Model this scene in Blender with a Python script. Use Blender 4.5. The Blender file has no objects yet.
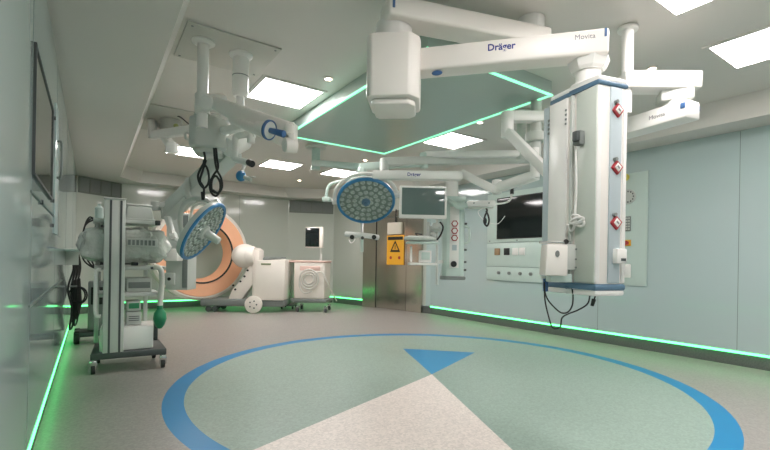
import bpy, bmesh, math, random
from mathutils import Vector, Matrix, noise
sc = bpy.context.scene
COL = sc.collection
R = math.radians
random.seed(7)

# ------------------------------------------------------------------ camera
EYE, YAW, ROLL, FOC, CY = 1.1, 0.598, 0.0166, 430.97, 261.2
cam_d = bpy.data.cameras.new('camera')
cam_d.sensor_width = 36.0
cam_d.lens = FOC / 770 * 36.0
cam_d.shift_y = 36.2 / 770
cam_d.clip_start = 0.05
cam = bpy.data.objects.new('camera', cam_d)
COL.objects.link(cam)
cam.matrix_world = (Matrix.Translation((0, 0, EYE)) @ Matrix.Rotation(-YAW, 4, 'Z')
                    @ Matrix.Rotation(R(90), 4, 'X') @ Matrix.Rotation(ROLL, 4, 'Z'))
sc.camera = cam

# ------------------------------------------------------------------ view and world
sc.view_settings.view_transform = 'Standard'
sc.view_settings.look = 'None'
sc.view_settings.gamma = 1
sc.view_settings.use_curve_mapping = False
sc.view_settings.exposure = 0.0
wd = bpy.data.worlds.new('world'); sc.world = wd; wd.use_nodes = True
wd.node_tree.nodes['Background'].inputs[0].default_value = (0.8, 0.9, 0.85, 1)
wd.node_tree.nodes['Background'].inputs[1].default_value = 0.3
PANEL_E, LED_E, SPOT_E = 26.5, 4.6, 34.0

# ------------------------------------------------------------------ materials
MATS = {}
def mat(name, col, rough=0.5, metal=0.0, emit=None, es=1.0, var=0.04, vs=8.0, coat=0.0, bump=0.0, bs=60, spec=0.5, trans=0.0, alpha=1.0):
    if name in MATS: return MATS[name]
    m = bpy.data.materials.new(name); m.use_nodes = True
    nt = m.node_tree; b = nt.nodes['Principled BSDF']
    b.inputs['Roughness'].default_value = rough
    b.inputs['Metallic'].default_value = metal
    b.inputs['Coat Weight'].default_value = coat
    b.inputs['Coat Roughness'].default_value = 0.05
    b.inputs['Specular IOR Level'].default_value = spec
    b.inputs['Transmission Weight'].default_value = trans
    b.inputs['Alpha'].default_value = alpha
    tc = nt.nodes.new('ShaderNodeTexCoord')
    nz = nt.nodes.new('ShaderNodeTexNoise'); nz.inputs['Scale'].default_value = vs; nz.inputs['Detail'].default_value = 3
    nt.links.new(tc.outputs['Object'], nz.inputs['Vector'])
    mx = nt.nodes.new('ShaderNodeMix'); mx.data_type = 'RGBA'
    c2 = tuple(max(0, c * (1 - var * 2)) for c in col) + (1,)
    mx.inputs['A'].default_value = tuple(col) + (1,); mx.inputs['B'].default_value = c2
    nt.links.new(nz.outputs['Fac'], mx.inputs['Factor'])
    nt.links.new(mx.outputs['Result'], b.inputs['Base Color'])
    if emit:
        b.inputs['Emission Color'].default_value = tuple(emit) + (1,)
        b.inputs['Emission Strength'].default_value = es
    if bump:
        n2 = nt.nodes.new('ShaderNodeTexNoise'); n2.inputs['Scale'].default_value = bs
        nt.links.new(tc.outputs['Object'], n2.inputs['Vector'])
        bp = nt.nodes.new('ShaderNodeBump'); bp.inputs['Strength'].default_value = bump; bp.inputs['Distance'].default_value = 0.01
        nt.links.new(n2.outputs['Fac'], bp.inputs['Height'])
        nt.links.new(bp.outputs['Normal'], b.inputs['Normal'])
    MATS[name] = m
    return m

GLASSWALL = mat('glass_wall_panel', (0.48, 0.585, 0.58), 0.07, var=0.02, vs=0.6, spec=0.6)
BACKWALL = mat('back_glass_panel', (0.57, 0.60, 0.54), 0.10, var=0.02, vs=0.6, spec=0.6)
CEIL = mat('ceiling_paint', (0.74, 0.70, 0.66), 0.35, var=0.03, vs=0.8)
RAFT = mat('raft_lacquer', (0.44, 0.53, 0.49), 0.22, var=0.04, vs=1.0)
WHITE = mat('white_enamel', (0.86, 0.84, 0.81), 0.28, var=0.02)
WARM = mat('warm_white_plastic', (0.88, 0.83, 0.78), 0.38, var=0.02)
GREYW = mat('pale_grey_plastic', (0.60, 0.62, 0.58), 0.38, var=0.03)
MINT = mat('pale_green_enamel_and_light', (0.58, 0.69, 0.64), 0.3, var=0.03)
GREY = mat('mid_grey_plastic', (0.22, 0.24, 0.23), 0.45)
DGREY = mat('dark_grey_plastic', (0.07, 0.08, 0.08), 0.5)
BLACK = mat('black_rubber', (0.012, 0.013, 0.013), 0.5)
BLUE = mat('blue_rubber', (0.05, 0.13, 0.30), 0.35)
LBLUE = mat('blue_rim_plastic', (0.04, 0.22, 0.46), 0.3)
SLATE = mat('slate_blue_bumper', (0.10, 0.19, 0.28), 0.4)
STEEL = mat('brushed_steel', (0.62, 0.57, 0.50), 0.15, metal=0.9, var=0.08, vs=2)
CHROME = mat('chrome', (0.62, 0.62, 0.60), 0.15, metal=1.0)
SCREEN = mat('dark_screen_glass', (0.010, 0.014, 0.014), 0.06, spec=0.6)
TEALSCR = mat('teal_screen_glass', (0.12, 0.17, 0.16), 0.10, spec=0.8)
RED = mat('red_plastic', (0.42, 0.03, 0.04), 0.35)
YELLOW = mat('yellow_poster', (0.85, 0.42, 0.03), 0.5)
PEACH = mat('peach_gantry_shell', (0.95, 0.50, 0.30), 0.4, var=0.03)
PINKW = mat('pinkish_plastic', (0.72, 0.50, 0.44), 0.4)
OWHITE = mat('machine_ivory', (0.82, 0.76, 0.69), 0.38, var=0.02)
CHAN = mat('grey_blue_channel', (0.48, 0.55, 0.58), 0.35)
GRILLE = mat('grille_metal', (0.20, 0.22, 0.19), 0.45, metal=0.3)
SEAM = mat('seam_dark', (0.20, 0.25, 0.23), 0.5)
PLATEM = mat('ceiling_plate_paint', (0.58, 0.56, 0.51), 0.4)
PLASTICWRAP = mat('crinkled_clear_wrap', (0.66, 0.68, 0.63), 0.22, bump=1.0, bs=22, var=0.15, vs=14)
PAPER = mat('paper', (0.66, 0.62, 0.52), 0.7)
GREENBAG = mat('green_rubber_bag', (0.02, 0.22, 0.10), 0.4)
HOSE = mat('white_hose', (0.66, 0.64, 0.58), 0.4)
LEDOPTIC = mat('lamp_lens', (0.72, 0.80, 0.74), 0.12, metal=0.15, var=0.35, vs=40)
LAMPFACE = mat('lamp_face', (0.22, 0.27, 0.24), 0.25)
INK = mat('navy_print', (0.015, 0.03, 0.25), 0.4)
GINK = mat('grey_print', (0.25, 0.24, 0.25), 0.4)
PANEL = mat('lit_panel_diffuser', (0.9, 0.9, 0.9), 0.5, emit=(1.0, 0.945, 0.93), es=PANEL_E)
SPOT = mat('lit_downlight', (0.9, 0.85, 0.8), 0.5, emit=(1.0, 0.72, 0.52), es=SPOT_E)
LED = mat('green_led_strip', (0.2, 0.8, 0.5), 0.4, emit=(0.10, 1.0, 0.24), es=LED_E)
LEDR = mat('mint_led_edge', (0.3, 0.8, 0.6), 0.4, emit=(0.28, 1.0, 0.55), es=1.3)
COPPER = mat('tan_socket', (0.35, 0.22, 0.12), 0.5)

def floor_mat():
    m = bpy.data.materials.new('speckled_vinyl_floor'); m.use_nodes = True
    nt = m.node_tree; N = nt.nodes; L = nt.links; b = N['Principled BSDF']
    b.inputs['Roughness'].default_value = 0.36
    b.inputs['Specular IOR Level'].default_value = 0.45
    geo = N.new('ShaderNodeNewGeometry')
    sep = N.new('ShaderNodeSeparateXYZ'); L.new(geo.outputs['Position'], sep.inputs[0])
    def M(op, a, bb=None, c=None):
        n = N.new('ShaderNodeMath'); n.operation = op
        for i, v in enumerate((a, bb, c)):
            if v is None: continue
            if isinstance(v, (int, float)): n.inputs[i].default_value = v
            else: L.new(v, n.inputs[i])
        return n.outputs[0]
    CX, CYY = 2.77, 3.22
    dx = M('SUBTRACT', sep.outputs[0], CX); dy = M('SUBTRACT', sep.outputs[1], CYY)
    r = M('SQRT', M('ADD', M('MULTIPLY', dx, dx), M('MULTIPLY', dy, dy)))
    ang = M('ARCTAN2', dy, dx)
    ring = M('MULTIPLY', M('LESS_THAN', r, 2.35), M('GREATER_THAN', r, 2.20))
    inner = M('LESS_THAN', r, 2.20)
    wedge = M('MULTIPLY', M('MULTIPLY', M('GREATER_THAN', ang, R(-159.3)), M('LESS_THAN', ang, R(-114.3))), inner)
    # triangle: pointing at the centre, far side straight
    d = M('ADD', M('MULTIPLY', dx, math.cos(R(45.5))), M('MULTIPLY', dy, math.sin(R(45.5))))
    tri = M('MULTIPLY', M('MULTIPLY', M('GREATER_THAN', ang, R(24.5)), M('LESS_THAN', ang, R(66.5))), M('LESS_THAN', d, 1.16))
    nz = N.new('ShaderNodeTexNoise'); nz.inputs['Scale'].default_value = 55; nz.inputs['Detail'].default_value = 4
    L.new(geo.outputs['Position'], nz.inputs['Vector'])
    vor = N.new('ShaderNodeTexVoronoi'); vor.inputs['Scale'].default_value = 75
    L.new(geo.outputs['Position'], vor.inputs['Vector'])
    sp = N.new('ShaderNodeSeparateColor'); L.new(vor.outputs['Color'], sp.inputs[0])
    speck = M('ADD', 0.80, M('ADD', M('MULTIPLY', sp.outputs[0], 0.24), M('MULTIPLY', nz.outputs['Fac'], 0.18)))
    def mix(f, a, bcol):
        n = N.new('ShaderNodeMix'); n.data_type = 'RGBA'
        L.new(f, n.inputs['Factor'])
        for key, v in (('A', a), ('B', bcol)):
            if isinstance(v, tuple): n.inputs[key].default_value = v + (1,)
            else: L.new(v, n.inputs[key])
        return n.outputs['Result']
    c = mix(inner, (0.34, 0.315, 0.295), (0.31, 0.40, 0.345))
    c = mix(wedge, c, (0.80, 0.71, 0.66))
    pre = N.new('ShaderNodeVectorMath'); pre.operation = 'SCALE'; L.new(c, pre.inputs[0]); L.new(speck, pre.inputs['Scale'])
    c = mix(ring, pre.outputs[0], (0.010, 0.235, 0.50))
    c = mix(tri, c, (0.03, 0.27, 0.52))
    L.new(c, b.inputs['Base Color'])
    bp = N.new('ShaderNodeBump'); bp.inputs['Strength'].default_value = 0.08; bp.inputs['Distance'].default_value = 0.004
    L.new(nz.outputs['Fac'], bp.inputs['Height']); L.new(bp.outputs['Normal'], b.inputs['Normal'])
    return m
FLOOR = floor_mat()
SKIRT = mat('speckled_cove_skirting_shaded', (0.17, 0.18, 0.17), 0.5, var=0.3, vs=70)  # floor vinyl skirting, its shade put into the darker colour

# ------------------------------------------------------------------ mesh building
class MB:
    def __init__(s): s.bm = bmesh.new()
    def _merge(s, t, M=None):
        if M is not None: t.transform(M)
        vm = {v: s.bm.verts.new(v.co) for v in t.verts}
        for f in t.faces:
            try: s.bm.faces.new([vm[v] for v in f.verts])
            except ValueError: pass
        t.free(); return s
    def box(s, c, size, rz=0, bev=0, seg=2, M=None):
        t = bmesh.new(); bmesh.ops.create_cube(t, size=1)
        bmesh.ops.scale(t, vec=size, verts=t.verts)
        if bev: bmesh.ops.bevel(t, geom=t.edges[:], offset=min(bev, min(size) * .49), segments=seg, affect='EDGES', profile=.5)
        X = Matrix.Translation(c) @ (M.to_4x4() if M is not None else Matrix.Rotation(rz, 4, 'Z'))
        return s._merge(t, X)
    def cyl(s, p0, p1, r0, r1=None, seg=24, bev=0):
        p0, p1 = Vector(p0), Vector(p1); d = p1 - p0; r1 = r0 if r1 is None else r1
        t = bmesh.new()
        bmesh.ops.create_cone(t, cap_ends=True, segments=seg, radius1=r0, radius2=r1, depth=d.length)
        if bev:
            es = [e for e in t.edges if len(e.link_faces) == 2 and any(len(f.verts) > 4 for f in e.link_faces)]
            bmesh.ops.bevel(t, geom=es, offset=bev, segments=2, affect='EDGES', profile=.5)
        q = d.to_track_quat('Z', 'Y').to_matrix().to_4x4()
        return s._merge(t, Matrix.Translation((p0 + p1) / 2) @ q)
    def beam(s, p0, p1, w, h, bev=0.0, w1=None, h1=None, seg=2):
        """box section running from p0 to p1, w across, h upright"""
        p0, p1 = Vector(p0), Vector(p1); d = p1 - p0
        t = bmesh.new(); bmesh.ops.create_cube(t, size=1)
        w1 = w if w1 is None else w1; h1 = h if h1 is None else h1
        for v in t.verts:
            k = v.co.x > 0
            v.co = Vector((v.co.x * d.length, v.co.y * (w1 if k else w), v.co.z * (h1 if k else h)))
        if bev: bmesh.ops.bevel(t, geom=t.edges[:], offset=bev, segments=seg, affect='EDGES', profile=.5)
        x = d.normalized(); z = Vector((0, 0, 1)); y = z.cross(x)
        y = y.normalized() if y.length > 1e-3 else Vector((0, 1, 0)); z = x.cross(y)
        Rm = Matrix((x, y, z)).transposed().to_4x4()
        return s._merge(t, Matrix.Translation((p0 + p1) / 2) @ Rm)
    def sphere(s, c, r, scale=(1, 1, 1), M=None):
        t = bmesh.new(); bmesh.ops.create_uvsphere(t, u_segments=24, v_segments=14, radius=r)
        bmesh.ops.scale(t, vec=scale, verts=t.verts)
        return s._merge(t, Matrix.Translation(c) @ (M.to_4x4() if M is not None else Matrix.Identity(4)))
    def tube(s, pts, r, seg=10, smooth=6, closed=False):
        P = [Vector(p) for p in pts]
        if smooth and len(P) > 2:
            out = []; n = len(P)
            rng = range(n if closed else n - 1)
            for i in rng:
                if closed: a, b, c, d = P[i - 1], P[i], P[(i + 1) % n], P[(i + 2) % n]
                else: a, b, c, d = P[max(i - 1, 0)], P[i], P[i + 1], P[min(i + 2, n - 1)]
                for k in range(smooth):
                    u = k / smooth
                    out.append(.5 * ((2 * b) + (c - a) * u + (2 * a - 5 * b + 4 * c - d) * u * u + (3 * b - a - 3 * c + d) * u ** 3))
            if not closed: out.append(P[-1])
            P = out
        n = len(P); rings = []
        nrm = None
        for i in range(n):
            if closed: tn = P[(i + 1) % n] - P[i - 1]
            else: tn = P[min(i + 1, n - 1)] - P[max(i - 1, 0)]
            tn.normalize()
            if nrm is None:
                nrm = tn.orthogonal().normalized()
            else:
                nrm = (nrm - tn * nrm.dot(tn)); nrm = nrm.normalized() if nrm.length > 1e-5 else tn.orthogonal().normalized()
            bn = tn.cross(nrm)
            rr = r[min(int(i * len(r) / n), len(r) - 1)] if isinstance(r, (list, tuple)) else r
            rings.append([s.bm.verts.new(P[i] + (nrm * math.cos(2 * math.pi * k / seg) + bn * math.sin(2 * math.pi * k / seg)) * rr) for k in range(seg)])
        for i in range(n if closed else n - 1):
            A, B = rings[i], rings[(i + 1) % n]
            for k in range(seg):
                s.bm.faces.new((A[k], A[(k + 1) % seg], B[(k + 1) % seg], B[k]))
        if not closed:
            s.bm.faces.new(rings[0][::-1]); s.bm.faces.new(rings[-1])
        return s
    def prism(s, poly, z0, z1, M=None, bev=0):
        t = bmesh.new()
        a = [t.verts.new((x, y, z0)) for x, y in poly]; b = [t.verts.new((x, y, z1)) for x, y in poly]
        t.faces.new(a[::-1]); t.faces.new(b)
        n = len(poly)
        for i in range(n): t.faces.new((a[i], a[(i + 1) % n], b[(i + 1) % n], b[i]))
        if bev: bmesh.ops.bevel(t, geom=t.edges[:], offset=bev, segments=2, affect='EDGES', profile=.5)
        return s._merge(t, M.to_4x4() if M is not None else None)
    def lathe(s, prof, M=None, seg=48):
        t = bmesh.new(); rings = []
        for (r, z) in prof:
            if r < 1e-6: rings.append([t.verts.new((0, 0, z))])
            else: rings.append([t.verts.new((r * math.cos(2 * math.pi * k / seg), r * math.sin(2 * math.pi * k / seg), z)) for k in range(seg)])
        for A, B in zip(rings, rings[1:]):
            for k in range(seg):
                q = [A[k % len(A)], A[(k + 1) % len(A)], B[(k + 1) % len(B)], B[k % len(B)]]
                q = list(dict.fromkeys(q))
                if len(q) > 2: t.faces.new(q)
        return s._merge(t, M)
    def quad(s, *p):
        s.bm.faces.new([s.bm.verts.new(q) for q in p]); return s

def finish(name, mb, m, parent=None, flat=False, world=None):
    bm = mb.bm
    if world is not None: bm.transform(world)
    bmesh.ops.recalc_face_normals(bm, faces=bm.faces[:])
    bm.edges.ensure_lookup_table()
    for e in bm.edges:
        e.smooth = not (len(e.link_faces) == 2 and e.calc_face_angle(0) > R(32))
    for f in bm.faces: f.smooth = not flat
    me = bpy.data.meshes.new(name); bm.to_mesh(me); bm.free()
    me.materials.append(m)
    o = bpy.data.objects.new(name, me); COL.objects.link(o)
    if parent is not None: o.parent = parent
    return o

def tag(o, label=None, cat=None, group=None, kind=None):
    if label: o['label'] = label
    if cat: o['category'] = cat
    if group: o['group'] = group
    if kind: o['kind'] = kind
    return o

def thing(name, label, cat, loc=(0, 0, 0), rz=0, group=None):
    o = bpy.data.objects.new(name, None); COL.objects.link(o)
    o.empty_display_size = 0.1
    o.location = loc; o.rotation_euler = (0, 0, rz)
    return tag(o, label, cat, group)

def root_inv(root):
    return (Matrix.Translation(root.location) @ Matrix.Rotation(root.rotation_euler[2], 4, 'Z')).inverted()

def part(name, mb, m, root, world=True, parent=None, label=None):
    """mb in world coordinates when world, else in the root's own frame"""
    o = finish(name, mb, m, parent or root, world=root_inv(root) if world else None)
    if label: o['label'] = label
    return o

def struct(name, mb, m):
    o = finish(name, mb, m); o['kind'] = 'structure'; return o

def copy_tree(o, parent=None):
    c = o.copy(); COL.objects.link(c)
    if parent is not None: c.parent = parent
    for ch in [x for x in COL.objects if x.parent == o]: copy_tree(ch, c)
    return c

CR_, SR_ = math.cos(YAW), math.sin(YAW)
def at(px, py, D):
    """the place in the room seen at that spot of the photo, D metres ahead of the camera"""
    a, b = px - 385, py - CY
    a, b = a * math.cos(ROLL) + b * math.sin(ROLL), -a * math.sin(ROLL) + b * math.cos(ROLL)
    x, z = a / FOC * D, -b / FOC * D
    return Vector((x * CR_ + D * SR_, -x * SR_ + D * CR_, EYE + z))
def ld(lat, D, z): return Vector((lat * CR_ + D * SR_, -lat * SR_ + D * CR_, z))
RIGHT = Vector((CR_, -SR_, 0)); FWD = Vector((SR_, CR_, 0)); UP = Vector((0, 0, 1))

def text_part(name, txt, size, M, m, root, bold=0.0, parent=None):
    cu = bpy.data.curves.new(name, 'FONT'); cu.body = txt; cu.size = size; cu.extrude = 0.0012; cu.offset = bold
    cu.align_x = 'CENTER'; cu.align_y = 'CENTER'; cu.resolution_u = 3
    tmp = bpy.data.objects.new(name + '_curve', cu); COL.objects.link(tmp)
    dg = bpy.context.evaluated_depsgraph_get(); me = bpy.data.meshes.new_from_object(tmp.evaluated_get(dg))
    bpy.data.objects.remove(tmp)
    me.transform(root_inv(root) @ M); me.materials.clear(); me.materials.append(m)
    me.name = name
    o = bpy.data.objects.new(name, me); COL.objects.link(o); o.parent = parent or root
    return o

# ------------------------------------------------------------------ room
ZM, ZS, ZR = 2.85, 2.62, 2.72       # main ceiling, perimeter soffit, raft underside
XL, XR, YB, YN = -0.24, 5.95, 10.45, -3.6
CORN = [(XL, YN), (XL, 9.95), (0.50, YB), (4.12, YB), (5.20, 10.02), (5.92, 7.12), (XR, 7.0), (XR, YN)]
NAMES = ['wall_left', 'wall_back_left_corner', 'wall_back', 'wall_back_right_corner', 'wall_door', 'wall_right_return', 'wall_right', 'wall_near']

struct('floor', MB().prism([(XL - .4, YN - .4), (XR + .4, YN - .4), (XR + .4, YB + .4), (XL - .4, YB + .4)], -0.1, 0), FLOOR)
def seg_dir(i):
    a = Vector(CORN[i]).to_3d(); b = Vector(CORN[(i + 1) % len(CORN)]).to_3d()
    d = (b - a).normalized(); n = Vector((-d.y, d.x, 0))     # outwards (list runs clockwise)
    return a, b, d, n
for i, nm in enumerate(NAMES):
    a, b, d, n = seg_dir(i)
    m = MB(); e = 0.0
    q = [(a - d * e), (b + d * e), (b + d * e + n * .12), (a - d * e + n * .12)]
    m.prism([(p.x, p.y) for p in q], 0.165, ZS + .3)
    struct(nm, m, BACKWALL if 'back' in nm or nm == 'wall_door' else GLASSWALL)
    # set-back skirting under the glass panel
    k = MB()
    q = [(a + n * .02), (b + n * .02), (b + n * .12), (a + n * .12)]
    k.prism([(p.x, p.y) for p in q], 0.0, 0.14)
    q = [(a - n * .012), (b - n * .012), (b + n * .02), (a + n * .02)]
    struct('baseboard_' + nm[5:], k, SKIRT)

# green LED strips at the foot of every wall
led_lab = {0: 'green LED strip along the foot of the left wall', 1: 'short green LED strip under the back left corner wall',
           2: 'green LED strip along the foot of the back wall behind the ring scanner', 3: 'short green LED strip behind the small white trolley with coiled hose',
           6: 'long green LED strip along the foot of the right wall'}
for i in led_lab:
    a, b, d, n = seg_dir(i)
    m = MB(); q = [(a - n * .004), (b - n * .004), (b + n * .03), (a + n * .03)]
    m.prism([(p.x, p.y) for p in q], 0.141, 0.164)
    tag(finish('led_strip', m, LED), led_lab[i], 'light strip')
a, b, d, n = seg_dir(4)
for (s0, s1, lab) in ((0.0, 1.12, 'short green LED strip left of the steel door'),):
    m = MB(); q = [a + d * s0 - n * .004, a + d * s1 - n * .004, a + d * s1 + n * .03, a + d * s0 + n * .03]
    m.prism([(p.x, p.y) for p in q], 0.141, 0.164)
    tag(finish('led_strip', m, LED), lab, 'light strip')

# ceiling: main slab with a dropped perimeter
IN = [(0.43, -3.1), (0.43, 9.6), (0.75, 10.05), (3.95, 10.05), (4.85, 9.65), (5.45, 7.0), (5.53, 6.9), (5.53, -3.1)]
OUT = [(x + (-.12 if x < 3 else .12), y + (.12 if y > 3 else -.12)) for x, y in CORN]
m = MB()
m.prism(OUT, ZM + .001, ZM + .12)
for i in range(8):
    j = (i + 1) % 8
    p = [IN[i], IN[j], OUT[j], OUT[i]]
    A = [Vector((x, y, ZS)) for x, y in p]
    m.quad(*A)
    ix = lambda q: (q[0] + (.10 if q[0] < 3 else -.10), q[1])
    m.quad(Vector((*IN[i], ZS)), Vector((*IN[j], ZS)), Vector((*ix(IN[j]), ZM + .002)), Vector((*ix(IN[i]), ZM + .002)))
struct('ceiling', m, CEIL)

# dropped raft with LED edge
rx0, rx1, ry0, ry1 = 2.08, 3.62, 2.53, 5.38
m = MB().box(((rx0 + rx1) / 2, (ry0 + ry1) / 2, (ZR + ZM) / 2), (rx1 - rx0, ry1 - ry0, ZM - ZR))
raft = struct('ceiling_raft', m, RAFT)
w = .022
for (c, s, lab) in (((rx0, (ry0 + ry1) / 2), (w, ry1 - ry0 + w), 'green LED edge of the ceiling raft nearest the left wall'),
                    ((rx1, (ry0 + ry1) / 2), (w, ry1 - ry0 + w), 'green LED edge of the ceiling raft nearest the right wall'),
                    (((rx0 + rx1) / 2, ry1), (rx1 - rx0 - w, w), 'green LED edge at the far end of the ceiling raft'),
                    (((rx0 + rx1) / 2, ry0), (rx1 - rx0 - w, w), 'green LED edge at the near end of the ceiling raft')):
    tag(finish('led_strip', MB().box((c[0], c[1], ZR - .004), (s[0], s[1], .014)), LEDR), lab, 'light strip', kind=None)

# panel seams in the glass walls
tn = 0
for y in (8.6, 7.3, 3.35, 1.75, 0.2):
    tn += 1; struct('trim_%d' % tn, MB().box((XR + .002, y, 1.39), (.006, .006, 2.44)), SEAM)
for x in (1.7, 2.9):
    tn += 1; struct('trim_%d' % tn, MB().box((x, YB + .002, 1.39), (.006, .006, 2.44)), SEAM)
for y in (2.62, 4.3, 6.0, 8.0):
    tn += 1; struct('trim_%d' % tn, MB().box((XL - .002, y, 1.39), (.006, .006, 2.44)), SEAM)

for (y0, y1, z) in ((2.6, 5.3, .86), (2.6, 4.1, 1.40)):
    tn += 1; struct('trim_%d' % tn, MB().box((XL + .002, (y0 + y1) / 2, z), (.008, y1 - y0, .012)), SEAM)
# corner grilles
def grille(name, i, t0, t1, z0, z1, label, nslat):
    a, b, d, n = seg_dir(i); p0 = a.lerp(b, t0); p1 = a.lerp(b, t1); c = (p0 + p1) / 2; L = (p1 - p0).length
    rz = math.atan2(d.y, d.x)
    root = thing(name, label, 'air grille', (c.x - n.x * .0, c.y - n.y * .0, (z0 + z1) / 2), rz)
    h = z1 - z0
    part('backing', MB().box((0, -.006, 0), (L, .01, h)), GREY, root, world=False)
    f = MB()
    for s in (-1, 1):
        f.box((0, -.018, s * (h / 2 - .012)), (L, .018, .024)); f.box((s * (L / 2 - .012), -.018, 0), (.024, .018, h - .048))
    for k in range(1, 4): f.box((-L / 2 + L * k / 4, -.018, 0), (.016, .016, h - .048))
    part('frame', f, GRILLE, root, world=False)
    s = MB()
    for k in range(nslat):
        s.box((0, -.016, -h / 2 + .03 + (h - .06) * k / (nslat - 1)), (L - .05, .010, .007))
    part('slats', s, GRILLE, root, world=False)
grille('corner_grille', 1, .02, .98, 2.30, 2.61, 'wide grey air grille high in the back left corner', 12)
grille('corner_grille', 3, .02, .98, 2.30, 2.61, 'wide grey air grille high in the back right corner', 12)

# ------------------------------------------------------------------ ceiling lights
def panel_light(x, y, label, group=None, S=.60):
    root = thing('ceiling_light', label, 'ceiling light', (x, y, ZM))
    f = MB()
    for s in (-1, 1):
        f.box((s * (S / 2 + .02), 0, -.004), (.04, S + .08, .012)); f.box((0, s * (S / 2 + .02), -.004), (S, .04, .012))
    part('frame', f, CEIL, root, world=False)
    part('diffuser', MB().box((0, 0, -.002), (S, S, .006)), PANEL, root, world=False)
    return root
panel_light(1.66, 4.38, 'square lit ceiling panel beside the two ceiling tubes at left')
panel_light(4.28, 4.60, 'square lit ceiling panel behind the green-edged ceiling raft, above the round lamp arm')
panel_light(2.87, 7.70, 'square lit ceiling panel above the ring scanner')
panel_light(4.10, 7.65, 'square lit ceiling panel partly hidden above the round front lamp')
panel_light(4.35, 1.10, 'square lit ceiling panel cut by the right edge of the photo')
panel_light(3.03, 1.05, 'square lit ceiling panel cut by the top edge of the photo')
panel_light(1.30, 7.70, 'square lit ceiling panel half hidden behind the grey arm hub at left')
for x, y in ((1.6, -2.1), (3.0, -2.1), (4.4, -2.1), (1.62, .75)):  # last panel is unseen, added to brighten the near column and arms
    panel_light(x, y, 'unseen square lit ceiling panel overhead and behind the camera', 'ceiling panels behind the camera')
for o in COL.objects:
    if o.get('label', '').endswith('overhead and behind the camera'): o['group'] = 'ceiling panels behind the camera'

def downlight(x, y, label):
    root = thing('downlight', label, 'downlight', (x, y, ZM))
    part('bezel', MB().lathe([(.030, -.001), (.052, -.001), (.055, -.007), (.034, -.012), (.030, -.006), (.030, -.001)]), WHITE, root, world=False)
    part('lens', MB().cyl((0, 0, -.008), (0, 0, -.002), .030), SPOT, root, world=False)
downlight(1.86, 3.75, 'small round downlight beside the left edge of the ceiling raft')
downlight(3.97, 3.78, 'small round downlight right of the raft, over the back arms')
downlight(3.90, 6.39, 'small round downlight just above the round front lamp')
downlight(3.75, 8.9, 'small round downlight near the back right corner grille')
downlight(4.08, 1.84, 'small round downlight above the right horizontal pendant arm')

# plates on the ceiling
def ceiling_plate(x0, x1, y0, y1, label):
    root = thing('ceiling_plate', label, 'ceiling plate', ((x0 + x1) / 2, (y0 + y1) / 2, ZM))
    part('plate', MB().box((0, 0, -.008), (x1 - x0, y1 - y0, .014), bev=.003), PLATEM, root, world=False)
    for sx in (-1, 1):
        for sy in (-1, 1):
            part('screw', MB().cyl((sx * ((x1 - x0) / 2 - .04), sy * ((y1 - y0) / 2 - .04), -.018), (sx * ((x1 - x0) / 2 - .04), sy * ((y1 - y0) / 2 - .04), -.014), .01, seg=10), GREY, root, world=False)
ceiling_plate(.56, 1.28, 3.45, 4.10, 'grey ceiling plate with two round tubes coming down')
ceiling_plate(.44, 1.10, 5.56, 6.70, 'larger grey ceiling plate farther back at the left')

# ------------------------------------------------------------------ steel door
a, b, d, n = seg_dir(4)
def onwall(i, s, off, z):
    a, b, d, n = seg_dir(i); p = a + d * s - n * off; return Vector((p.x, p.y, z))
def wallmat(i, s, off, z):
    """local x along the wall (leftwards to right as seen), local z out of the wall, y up"""
    a, b, d, n = seg_dir(i); o = onwall(i, s, off, z)
    x = d; y = Vector((0, 0, 1)); zz = -n
    Mx = Matrix((x, y, zz)).transposed().to_4x4(); Mx.translation = o
    return Mx
door = MB()
S0, S1 = 1.13, 2.90
DZ = 2.25
ang4 = math.atan2(d.y, d.x)
def wbox(mb, i, s0, s1, off0, off1, z0, z1, bev=0):
    a, b, d, n = seg_dir(i); c = a + d * ((s0 + s1) / 2) - n * ((off0 + off1) / 2)
    mb.box((c.x, c.y, (z0 + z1) / 2), (s1 - s0, off1 - off0, z1 - z0), rz=math.atan2(d.y, d.x), bev=bev)
    return mb
droot = thing('door_1', 'brushed steel sliding door', 'door'); droot['kind'] = 'structure'
for k in ('label', 'category'): del droot[k]
part('door_frame', wbox(wbox(wbox(MB(), 4, S0, S0 + .42, 0, .05, 0, DZ), 4, S1 - .42, S1, 0, .05, 0, DZ), 4, S0 + .42, S1 - .42, 0, .05, DZ - .14, DZ), STEEL, droot)
part('door_leaf', wbox(MB(), 4, S0 + .44, S1 - .44, .0, .035, .01, DZ - .15), STEEL, droot)
part('door_gap', wbox(MB(), 4, S0 + .42, S0 + .44, .0, .03, .01, DZ - .15), BLACK, droot)

# poster and box on the door
def screen_to_wall(i, px, py, off=0.0):
    a, b, d, n = seg_dir(i); a = a - n * off
    o = Vector((0, 0, EYE)); r = at(px, py, 1.0) - o
    t = (a - o).dot(n) / r.dot(n); p = o + r * t
    return (p - a).dot(d), p.z
s0, z1 = screen_to_wall(4, 387.5, 235.5, .04); s1, z0 = screen_to_wall(4, 404, 265, .04)
_, z0b = screen_to_wall(4, 396, 264, .04)
root = thing('warning_poster', 'yellow warning poster with black triangle on the steel door', 'poster', onwall(4, (s0 + s1) / 2, .05, (z0 + z1) / 2))
part('sheet', wbox(MB(), 4, s0, s1, .051, .055, z0, z1), YELLOW, root)
H_ = z1 - z0; W_ = s1 - s0
part('header', wbox(MB(), 4, s0 + W_ * .06, s1 - W_ * .06, .055, .058, z1 - H_ * .16, z1 - H_ * .05), BLACK, root)
Mw = wallmat(4, (s0 + s1) / 2, .058, z1 - H_ * .40)
tri = MB(); k = W_ * .30
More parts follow.
